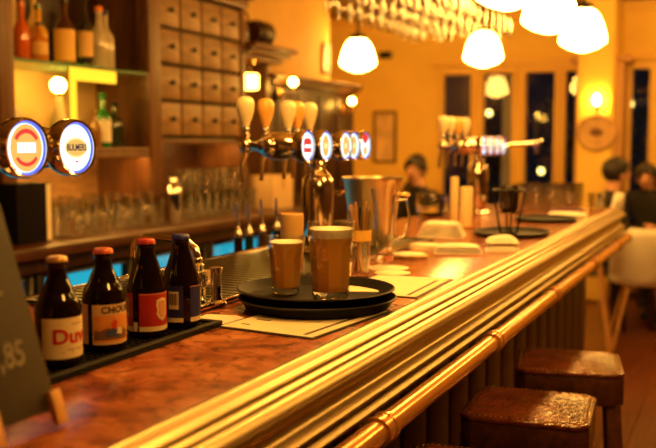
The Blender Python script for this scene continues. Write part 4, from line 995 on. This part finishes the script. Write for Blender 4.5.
# clean glasses on the back counter
gA = MB().lathe([(0, 0), (0.030, 0), (0.032, 0.003), (0.006, 0.008), (0.005, 0.05), (0.012, 0.056), (0.030, 0.075), (0.036, 0.10), (0.036, 0.125), (0.031, 0.160), (0.0298, 0.160), (0.0345, 0.125), (0.0345, 0.10), (0.028, 0.077), (0, 0.062)], 16).mesh(ang=60)
gB = tumbler_mesh(0.13, 0.036, 0.028, seg=16)
for j in range(11):
    for i in range(3):
        y = 2.90 + j * 0.083 + (0.03 if i % 2 else 0)
        x = -2.56 - i * 0.10
        if y > 3.60: continue
        if 3.02 < y < 3.14 and x < -2.62: x += 0.028
        k = (i + j) % 2
        tag(part('stem_glass' if k else 'tumbler_glass', gA if k else gB, M_BACKGLASS, None, (x, y + random.uniform(-.006, .006), CT)), 'clear stemmed beer glass standing on the back counter below the shelves' if k else 'clear straight tumbler standing on the back counter below the shelves', 'glass', 'stemmed glasses on back counter' if k else 'tumblers on back counter')
for j in range(9):
    for i in range(3):
        tag(part('stacked_tumbler', gB, M_BACKGLASS, None, (-2.60 - i * 0.085, 3.87 + j * 0.082, CT)), 'clear tumbler in the rows beneath the drawer cabinet', 'glass', 'tumblers beneath the drawers')
        if i < 2 and j % 3 != 2:
            tag(part('stacked_tumbler', gB, M_BACKGLASS, None, (-2.60 - i * 0.085, 3.87 + j * 0.082, CT + 0.1315), (0, 0, 0)), 'clear tumbler stacked on another beneath the drawer cabinet', 'glass', 'upper tumblers beneath the drawers')
t = thing('cocktail_shaker', 'slim steel cocktail shaker beside the dark post on the back counter', 'shaker', (-2.585, 3.74, CT))
part('cup', MB().lathe([(0, 0), (0.030, 0), (0.032, 0.004), (0.040, 0.14), (0, 0.14)], 22).mesh(ang=45), M_CHROME, t)
part('lid', MB().lathe([(0, 0.14), (0.041, 0.14), (0.041, 0.15), (0.030, 0.185), (0.018, 0.195), (0.018, 0.215), (0.012, 0.222), (0, 0.222)], 22).mesh(ang=45), M_CHROME, t)

# drawer cabinet
DX = -2.70
cab = thing('drawer_cabinet', 'apothecary cabinet of sixteen small wooden drawers above the counter', 'cabinet', (0, 0, 0))
y0, y1, z0, z1 = 3.765, 4.60, 1.445, 2.20
part('body', MB().box(-3.045, DX - 0.030, y0, y1, z0, z1).mesh(), pbr('gap_wood', (0.03, 0.012, 0.006), 0.6), cab)
part('side_stile', MB().box(-3.045, DX + 0.008, y1, y1 + 0.05, 0.0 + CT, z1).mesh(bevel=0.004), M_MWOOD, cab)
part('side_stile', MB().box(-3.02, DX + 0.008, y0 - 0.002, y0 + 0.012, z0, z1).mesh(bevel=0.002), M_MWOOD, cab)
part('crown', MB().box(-3.045, DX + 0.03, y0, y1 + 0.06, z1, z1 + 0.05).box(-3.045, DX + 0.06, y0, y1 + 0.08, z1 + 0.05, z1 + 0.09).mesh(bevel=0.008), M_MWOOD, cab)
part('back_board', MB().box(-3.045, -3.00, y0, y1, CT, z0).mesh(), M_DWOOD, cab)
part('bottom_glare_lip', MB().box(DX - 0.030, DX - 0.010, y0 + 0.012, y1, z0 - 0.028, z0).mesh(bevel=0.002), M_MWOOD, cab)  # added lip that screens the strip under the drawers
cw = (y1 - y0 - 0.03) / 4; rh = (z1 - z0 - 0.02) / 4
dm = MB().box(-0.029, 0.006, -cw / 2 + 0.009, cw / 2 - 0.009, -rh / 2 + 0.009, rh / 2 - 0.009).mesh(bevel=0.004)
km = MB().lathe([(0, 0), (0.006, 0), (0.006, 0.010), (0.014, 0.016), (0.015, 0.022), (0.010, 0.028), (0, 0.029)], 14, T(0.006, 0, 0) @ RY(PI / 2)).mesh()
for i in range(4):
    for j in range(4):
        d = part('drawer', dm, M_DRAWER, cab, (DX, y0 + 0.02 + cw * (i + 0.5), z0 + 0.01 + rh * (j + 0.5)))
        part('knob', km, M_IRON, d)

# second unit past the drawers: mirror, cornice shelf with odds and ends, lamps
mu = thing('mirror_unit', 'dark wooden mirror unit with cornice shelf past the drawer cabinet', 'shelf unit', (0, 0, CT))
part('back_panel', MB().box(-3.045, -3.01, 4.655, 5.16, 0, 0.97).mesh(), M_MWOOD, mu)
part('mirror', MB().box(-3.009, -3.004, 4.72, 5.10, 0.25, 0.86).mesh(), pbr('mirror', (0.85, 0.80, 0.70), 0.06, 1.0), mu)
part('cornice', MB().box(-3.045, -2.62, 4.655, 5.20, 0.955, 0.985).box(-3.045, -2.66, 4.655, 5.18, 0.925, 0.955).box(-3.045, -2.71, 4.655, 5.16, 0.89, 0.925).mesh(bevel=0.008), M_MWOOD, mu)
part('side_post', MB().box(-3.0, -2.80, 5.10, 5.15, 0, 0.89).mesh(bevel=0.004), M_MWOOD, mu)
CS = CT + 0.985
t = thing('wine_cask', 'small dark wooden cask lying on the cornice shelf', 'cask', (-2.78, 4.98, CS))
part('barrel', MB().lathe([(0, -0.10), (0.062, -0.10), (0.075, -0.05), (0.079, 0), (0.075, 0.05), (0.062, 0.10), (0, 0.10)], 20, T(0, 0, 0.088) @ RX(PI / 2)).mesh(ang=40), M_DWOOD, t)
for s in (-0.06, 0.06):
    part('hoop', MB().lathe([(0.072, -0.008), (0.0765, -0.008), (0.0765, 0.008), (0.072, 0.008)], 20, T(0, s, 0.088) @ RX(PI / 2)).mesh(), M_IRON, t)
part('cradle', MB().box(-0.06, 0.06, -0.07, -0.05, 0, 0.025).box(-0.06, 0.06, 0.05, 0.07, 0, 0.025).mesh(), M_DWOOD, t)
t = thing('stoneware_jug', 'dark stoneware jug beside the cask on the cornice shelf', 'jug', (-2.80, 4.76, CS))
part('body', MB().lathe([(0, 0), (0.045, 0), (0.058, 0.03), (0.06, 0.09), (0.045, 0.14), (0.02, 0.17), (0.018, 0.20), (0.022, 0.21), (0, 0.21)], 22).mesh(ang=60), pbr('stoneware', (0.10, 0.05, 0.03), 0.35), t)
part('handle', MB().tube([(0.02, 0, 0.19), (0.06, 0, 0.18), (0.065, 0, 0.14), (0.048, 0, 0.125)], 0.007, 8).mesh(), pbr('stoneware', (0.10, 0.05, 0.03), 0.35), t)
def wall_lamp(label, p, r, bulb=M_BULB, wall_x=-3.004, back=True):
    t = thing('wall_lamp', label, 'lamp', (wall_x, p[1], p[2] - 0.07))
    d = p[0] - wall_x
    part('back_plate', MB().lathe([(0, 0), (0.04, 0), (0.04, 0.008), (0.02, 0.015), (0, 0.016)], 20, RY(PI / 2)).mesh(), M_BRASS2, t)
    part('arm', MB().tube([(0.01, 0, 0), (d * 0.6, 0, -0.02), (d, 0, 0.0), (d, 0, 0.07 - r * 0.9)], 0.006, 8).mesh(), M_BRASS2, t)
    part('bulb', MB().ball((d, 0, 0.07), r, 16).mesh(), bulb, t)
    return t
wall_lamp('round glowing wall lamp at the end of the cornice shelf', at_x(293, 82, -2.70), 0.028, wall_x=-2.80)
wall_lamp('small round glowing lamp on the dark panelling', at_x(352, 101, -2.74), 0.026, wall_x=-2.816)
p = at_x(250, 84, -2.68)
t = thing('tube_lamp', 'short frosted tube lamp glowing before the mirror', 'lamp', (-2.72, p[1] + 0.07, CS - 0.1))
part('fitting', MB().box(-0.03, 0.03, -0.012, 0.012, -0.02, 0.005).tube([(0, 0, -0.01), (0, 0, -0.08)], 0.006, 8).mesh(), M_BRASS2, t)
part('diffuser', MB().lathe([(0, -0.17), (0.045, -0.17), (0.052, -0.16), (0.052, -0.09), (0.045, -0.08), (0, -0.08)], 22).mesh(ang=45), emit('tube_glow', (1.0, 0.50, 0.06), 16), t)
# boxes on the counter behind the taps
t = thing('cardboard_box', 'cream cardboard box on the back counter behind the taps', 'box', (-2.62, 4.83, CT))
part('box', MB().box(-0.08, 0.08, -0.13, 0.13, 0, 0.20).mesh(bevel=0.003), pbr('card', (0.66, 0.46, 0.24), 0.7), t)
part('tape', MB().box(-0.081, 0.081, -0.02, 0.02, 0.2001, 0.2008).box(0.0802, 0.081, -0.02, 0.02, 0.12, 0.2008).mesh(), pbr('tape', (0.5, 0.3, 0.12), 0.3), t)
# picture on left wall and far wall, speaker
def picture(label, M, wd, ht):
    t = thing('framed_picture', label, 'picture')
    t.matrix_world = M
    part('frame', MB().box(-wd/2, wd/2, 0, 0.02, -ht/2, -ht/2+0.025).box(-wd/2, wd/2, 0, 0.02, ht/2-0.025, ht/2).box(-wd/2, -wd/2+0.025, 0, 0.02, -ht/2+0.025, ht/2-0.025).box(wd/2-0.025, wd/2, 0, 0.02, -ht/2+0.025, ht/2-0.025).mesh(bevel=0.003), M_MWOOD, t)
    return t
p = at_x(325, 59, -3.05)
t = picture('narrow dark framed picture on the plaster above the panelling', T(-3.03, p[1], p[2]) @ RZ(PI / 2) , 0.12, 0.24)
part('picture_print', MB().box(-0.036, 0.036, 0.004, 0.012, -0.096, 0.096).mesh(), pbr('dark_print', (0.05, 0.04, 0.02), 0.4), t)
p = at_y(384, 137, 8.97)
t = picture('tall pale framed picture on the window wall behind the bar', T(p[0], 8.978, p[2]), 0.26, 0.55)
part('picture_print', MB().box(-0.106, 0.106, 0.006, 0.014, -0.25, 0.25).mesh(), pbr('pale_print', (0.7, 0.5, 0.24), 0.5, noise=0.3, scale=6), t)
p = at_y(385, 55, 8.9)
t = thing('wall_speaker', 'small black loudspeaker high on the window wall', 'speaker', (p[0], 8.93, p[2]))
part('cabinet', MB().box(-0.06, 0.06, -0.05, 0.03, -0.035, 0.035).mesh(bevel=0.006), M_BLACK, t)
part('bracket', MB().box(-0.01, 0.01, 0.03, 0.069, -0.01, 0.01).mesh(), M_IRON, t)
# pillar sconce with round plaque
p = at_y(596.5, 132, 8.33)
t = thing('round_plaque', 'round wooden plaque hanging on the pillar under the candle bulb', 'plaque', (p[0], 8.349, p[2]))
part('dish', MB().lathe([(0, 0.0), (0.17, 0.0), (0.176, 0.01), (0.165, 0.035), (0.145, 0.04), (0.13, 0.022), (0, 0.018)], 40, RX(PI / 2)).mesh(ang=40), pbr('plaque_wood', (0.50, 0.30, 0.12), 0.45, noise=0.25, scale=10), t)
part('emblem', MB().lathe([(0, 0.018), (0.06, 0.02), (0.05, 0.026), (0, 0.03)], 24, RX(PI / 2) @ Matrix.Diagonal((1, 0.6, 1, 1))).mesh(), M_MWOOD, t)
q = at_y(596.5, 100, 8.29)
t = thing('candle_sconce', 'candle style wall sconce with one bright bulb on the pillar', 'lamp', (q[0], 8.349, q[2] - 0.07))
part('back_plate', MB().lathe([(0, 0), (0.03, 0), (0.03, 0.008), (0, 0.012)], 18, RX(PI / 2)).mesh(), M_IRON, t)
part('arm', MB().tube([(0, 0, 0), (0, -0.04, -0.02), (0, -0.06, 0.0), (0, -0.06, 0.025)], 0.005, 8).mesh(), M_IRON, t)
part('bulb', MB().lathe([(0, 0.025), (0.012, 0.028), (0.026, 0.05), (0.030, 0.07), (0.022, 0.095), (0.008, 0.12), (0, 0.125)], 16, T(0, -0.06, 0)).mesh(ang=60), emit('sconce_bulb', (1.0, 0.52, 0.06), 150), t)

# ================================================================== CHAIRS, TABLE, PEOPLE
def shell_chair(x, y, rz, label, up=0.0):
    t = thing('shell_chair', label, 'chair', (x, y, 0), rz)
    m = MB(); vs = []; nu, nv = 16, 14
    for i in range(nv + 1):
        v = i / nv
        for j in range(nu + 1):
            u = j / nu * 2 - 1
            if v < 0.5:                         # seat, front to back
                s = v / 0.5
                hw = 0.205 + 0.02 * s
                yy = 0.21 - 0.36 * s; zz = 0.445 - 0.02 * math.sin(PI * s) + 0.06 * abs(u) ** 3 * s - 0.015 * (1 - s) ** 2
            else:                               # back
                s = (v - 0.5) / 0.5
                hw = 0.225 * (1 - 0.55 * s ** 4)
                yy = -0.15 - 0.10 * math.sin(s * PI / 2) + 0.09 * u * u * (1 - 0.4 * s); zz = 0.445 + 0.40 * s + 0.06 * abs(u) ** 3 * (1 - s)
            vs.append((hw * u, yy, zz + up))
    fs = [(i*(nu+1)+j, i*(nu+1)+j+1, (i+1)*(nu+1)+j+1, (i+1)*(nu+1)+j) for i in range(nv) for j in range(nu)]
    m.add(vs, fs)
    sh = part('shell', m.mesh(ang=80), M_PLASTIC, t)
    so = sh.modifiers.new('thick', 'SOLIDIFY'); so.thickness = 0.012; so.offset = 0
    for sx in (-1, 1):
        for (yt, yb) in ((0.10, 0.20), (-0.10, -0.20)):
            part('leg', MB().tube([(sx * 0.10, yt, 0.43 + up), (sx * 0.20, yb, 0.0)], [0.014, 0.010], 10).mesh(), M_OAK if sx else M_OAK, t)
    part('brace', MB().tube([(-0.12, 0.12, 0.34 + up), (0.12, -0.12, 0.34 + up)], 0.005, 6).tube([(-0.12, -0.12, 0.34 + up), (0.12, 0.12, 0.34 + up)], 0.005, 6).mesh(), M_IRON, t)
    return t
shell_chair(-0.64, 6.62, rad(12), 'white moulded shell chair with its rounded back to the bar')
shell_chair(-0.97, 6.12, rad(96), 'tall white shell bar chair with pale legs beside the bar end', up=0.25)
def wood_chair(x, y, rz, label, group=None):
    t = thing('wooden_chair', label, 'chair', (x, y, 0), rz, group)
    part('seat', MB().box(-0.2, 0.2, -0.2, 0.2, 0.425, 0.45).mesh(bevel=0.006), M_DWOOD, t)
    for sx in (-1, 1):
        part('leg', MB().box(sx * 0.18 - 0.018, sx * 0.18 + 0.018, 0.16, 0.196, 0, 0.425).mesh(bevel=0.003), M_DWOOD, t)
        part('leg', MB().box(sx * 0.18 - 0.018, sx * 0.18 + 0.018, -0.2, -0.164, 0, 0.425).mesh(bevel=0.003), M_DWOOD, t)
        part('back_post', MB().box(sx * 0.18 - 0.018, sx * 0.18 + 0.018, -0.2, -0.17, 0.45, 0.86).mesh(bevel=0.003), M_DWOOD, t)
    for z in (0.60, 0.70, 0.80):
        part('back_slat', MB().box(-0.162, 0.162, -0.193, -0.178, z, z + 0.05).mesh(bevel=0.003), M_DWOOD, t)
    return t
def person(x, y, rz, label, lean=0.0, head_turn=0.0, head_drop=0.0, seat=0.45, scale=1.0, top=M_CLOTHB, hairlen=0.0):
    """seated figure, local +Y is forward"""
    J = {}
    hz = seat + 0.095
    J['hip'] = (0, 0, hz)
    f = lean
    J['waist'] = (0, 0.02 + 0.10 * f, hz + 0.18); J['chest'] = (0, 0.03 + 0.30 * f, hz + 0.36); J['neck0'] = (0, 0.02 + 0.45 * f, hz + 0.48)
    J['neck'] = (0, 0.03 + 0.52 * f, hz + 0.55 - head_drop * 0.3)
    hx, hy, hz2 = 0, 0.05 + 0.62 * f, hz + 0.64 - head_drop
    J['head'] = (hx, hy, hz2); J['crown'] = (0, hy - 0.005, hz2 + 0.075)
    names = list(J); E = [('hip', 'waist'), ('waist', 'chest'), ('chest', 'neck0'), ('neck0', 'neck'), ('neck', 'head'), ('head', 'crown')]
    Rr = {'hip': (.15, .12), 'waist': (.125, .10), 'chest': (.15, .115), 'neck0': (.075, .07), 'neck': (.05, .052), 'head': (.072, .088), 'crown': (.062, .072)}
    for s, n in ((-1, 'l'), (1, 'r')):
        J['sh' + n] = (s * 0.17, 0.02 + 0.40 * f, hz + 0.44); J['el' + n] = (s * 0.22, 0.10 + 0.42 * f, hz + 0.18); J['wr' + n] = (s * 0.12, 0.32 + 0.35 * f, hz + 0.215); J['ha' + n] = (s * 0.09, 0.40 + 0.35 * f, hz + 0.215)
        J['th' + n] = (s * 0.09, 0.05, hz - 0.02); J['kn' + n] = (s * 0.11, 0.43, hz - 0.02); J['an' + n] = (s * 0.11, 0.40, 0.085); J['to' + n] = (s * 0.12, 0.53, 0.04)
        E += [('chest', 'sh' + n), ('sh' + n, 'el' + n), ('el' + n, 'wr' + n), ('wr' + n, 'ha' + n), ('hip', 'th' + n), ('th' + n, 'kn' + n), ('kn' + n, 'an' + n), ('an' + n, 'to' + n)]
        Rr.update({'sh' + n: (.062, .062), 'el' + n: (.046, .046), 'wr' + n: (.030, .026), 'ha' + n: (.036, .018), 'th' + n: (.085, .085), 'kn' + n: (.062, .062), 'an' + n: (.042, .042), 'to' + n: (.040, .030)})
    names = list(J); idx = {n: i for i, n in enumerate(names)}
    me = bpy.data.meshes.new('b'); me.from_pydata([J[n] for n in names], [(idx[a], idx[b_]) for a, b_ in E], [])
    ob = bpy.data.objects.new('b', me); COL.objects.link(ob)
    ob.modifiers.new('s', 'SKIN')
    for n in names:
        sv = me.skin_vertices[0].data[idx[n]]; sv.radius = Rr[n]; sv.use_root = (n == 'hip')
    sd = ob.modifiers.new('d', 'SUBSURF'); sd.levels = 2; sd.render_levels = 2
    dg = bpy.context.evaluated_depsgraph_get()
    bm_ = bpy.data.meshes.new_from_object(ob.evaluated_get(dg))
    bpy.data.objects.remove(ob)
    bm_.materials.clear(); bm_.materials.append(top); bm_.materials.append(M_SKIN); bm_.materials.append(M_BLACK)
    hv, nv = Vector(J['head']), J['neck'][2]
    for pg in bm_.polygons:
        c = pg.center
        if (c - hv).length < 0.17 and c.z > nv - 0.03: pg.material_index = 1
        elif min((c - Vector(J['ha' + n])).length for n in 'lr') < 0.085: pg.material_index = 1
        elif c.z < 0.10: pg.material_index = 2
    bm_.shade_smooth()
    t = thing('person', label, 'person', (x, y, 0), rz)
    part('body', bm_, None, t)
    H = T(*J['head']) @ RZ(head_turn)
    face = MB()
    face.ball((0, 0.088, -0.005), 0.017, 10, H, (0.8, 1.1, 1.4))
    for s in (-1, 1): face.ball((s * 0.078, 0.0, 0.0), 0.022, 10, H, (0.4, 0.8, 1.2))
    part('nose_and_ears', face.mesh(), M_SKIN, t)
    ey = MB()
    for s in (-1, 1): ey.ball((s * 0.030, 0.080, 0.025), 0.009, 8, H)
    part('eyes', ey.mesh(), M_BLACK, t)
    part('mouth', MB().ball((0, 0.084, -0.045), 0.016, 10, H, (1.3, 0.5, 0.35)).mesh(), pbr('lips', (0.4, 0.12, 0.09), 0.5), t)
    hr = MB(); vs = []; n1, n2 = 20, 12
    for i in range(n2 + 1):
        for j in range(n1):
            a = 2 * PI * j / n1
            fr = max(0, math.sin(a))                     # front
            th = (i / n2) * (rad(150 + 20 * hairlen) - rad(92) * fr ** 0.7)
            r_ = 1.0 + 0.03 * math.sin(7 * a + 3 * i)
            vs.append((0.094 * r_ * math.sin(th) * math.cos(a), -0.012 + 0.108 * r_ * math.sin(th) * math.sin(a), 0.035 + (0.103 if math.cos(th) > 0 else 0.103 * (1 + hairlen)) * r_ * math.cos(th)))
    fs = [(i*n1+j, i*n1+(j+1) % n1, (i+1)*n1+(j+1) % n1, (i+1)*n1+j) for i in range(n2) for j in range(n1)]
    hr.add(vs, fs, H)
    part('hair', hr.mesh(ang=80), M_HAIR, t)
    return t
def pos(px_, Y): return at_y(px_, 190, Y)[0], Y
tb = thing('dining_table', 'small dark square dining table among the seated guests', 'table', (-0.38, 7.38, 0))
part('top', MB().box(-0.28, 0.28, -0.26, 0.26, 0.71, 0.745).mesh(bevel=0.006), M_DWOOD, tb)
for sx in (-1, 1):
    for sy in (-1, 1): part('leg', MB().box(sx * .23 - .025, sx * .23 + .025, sy * .21 - .025, sy * .21 + .025, 0, 0.71).mesh(bevel=0.004), M_DWOOD, tb)
wood_chair(-1.03, 7.12, rad(-70), 'dark wooden chair under the guest seated by the bar corner')
person(-0.97, 7.14, rad(-70), 'dark haired person in black seated by the bar corner, turned to the table', lean=0.05, head_turn=rad(10))
wood_chair(-0.68, 7.98, rad(165), 'dark wooden chair under the guest leaning over the table')
person(-0.68, 7.94, rad(165), 'person in black leaning over the table with face to the bar', lean=0.25, head_turn=0.2, head_drop=0.06, hairlen=0.5)
wood_chair(-0.62, 8.72, rad(175), 'dark wooden chair nearest the window right of the pillar')
person(-0.62, 8.68, rad(175), 'upright person in black seated nearest the window right of the pillar', lean=0.05, head_turn=-0.3, seat=0.46)
wood_chair(-2.50, 7.35, rad(150), 'dark wooden slat back chair behind the far taps')
person(-2.47, 7.30, rad(150), 'person in black with dark cap of hair seated behind the far taps', lean=0.12, head_turn=0.3)
wood_chair(-3.05, 8.22, rad(-60), 'dark wooden slat back chair in front of the framed picture wall')
person(-3.0, 8.24, rad(-60), 'person in black seated in front of the framed picture wall', lean=0.12, head_turn=0.2)
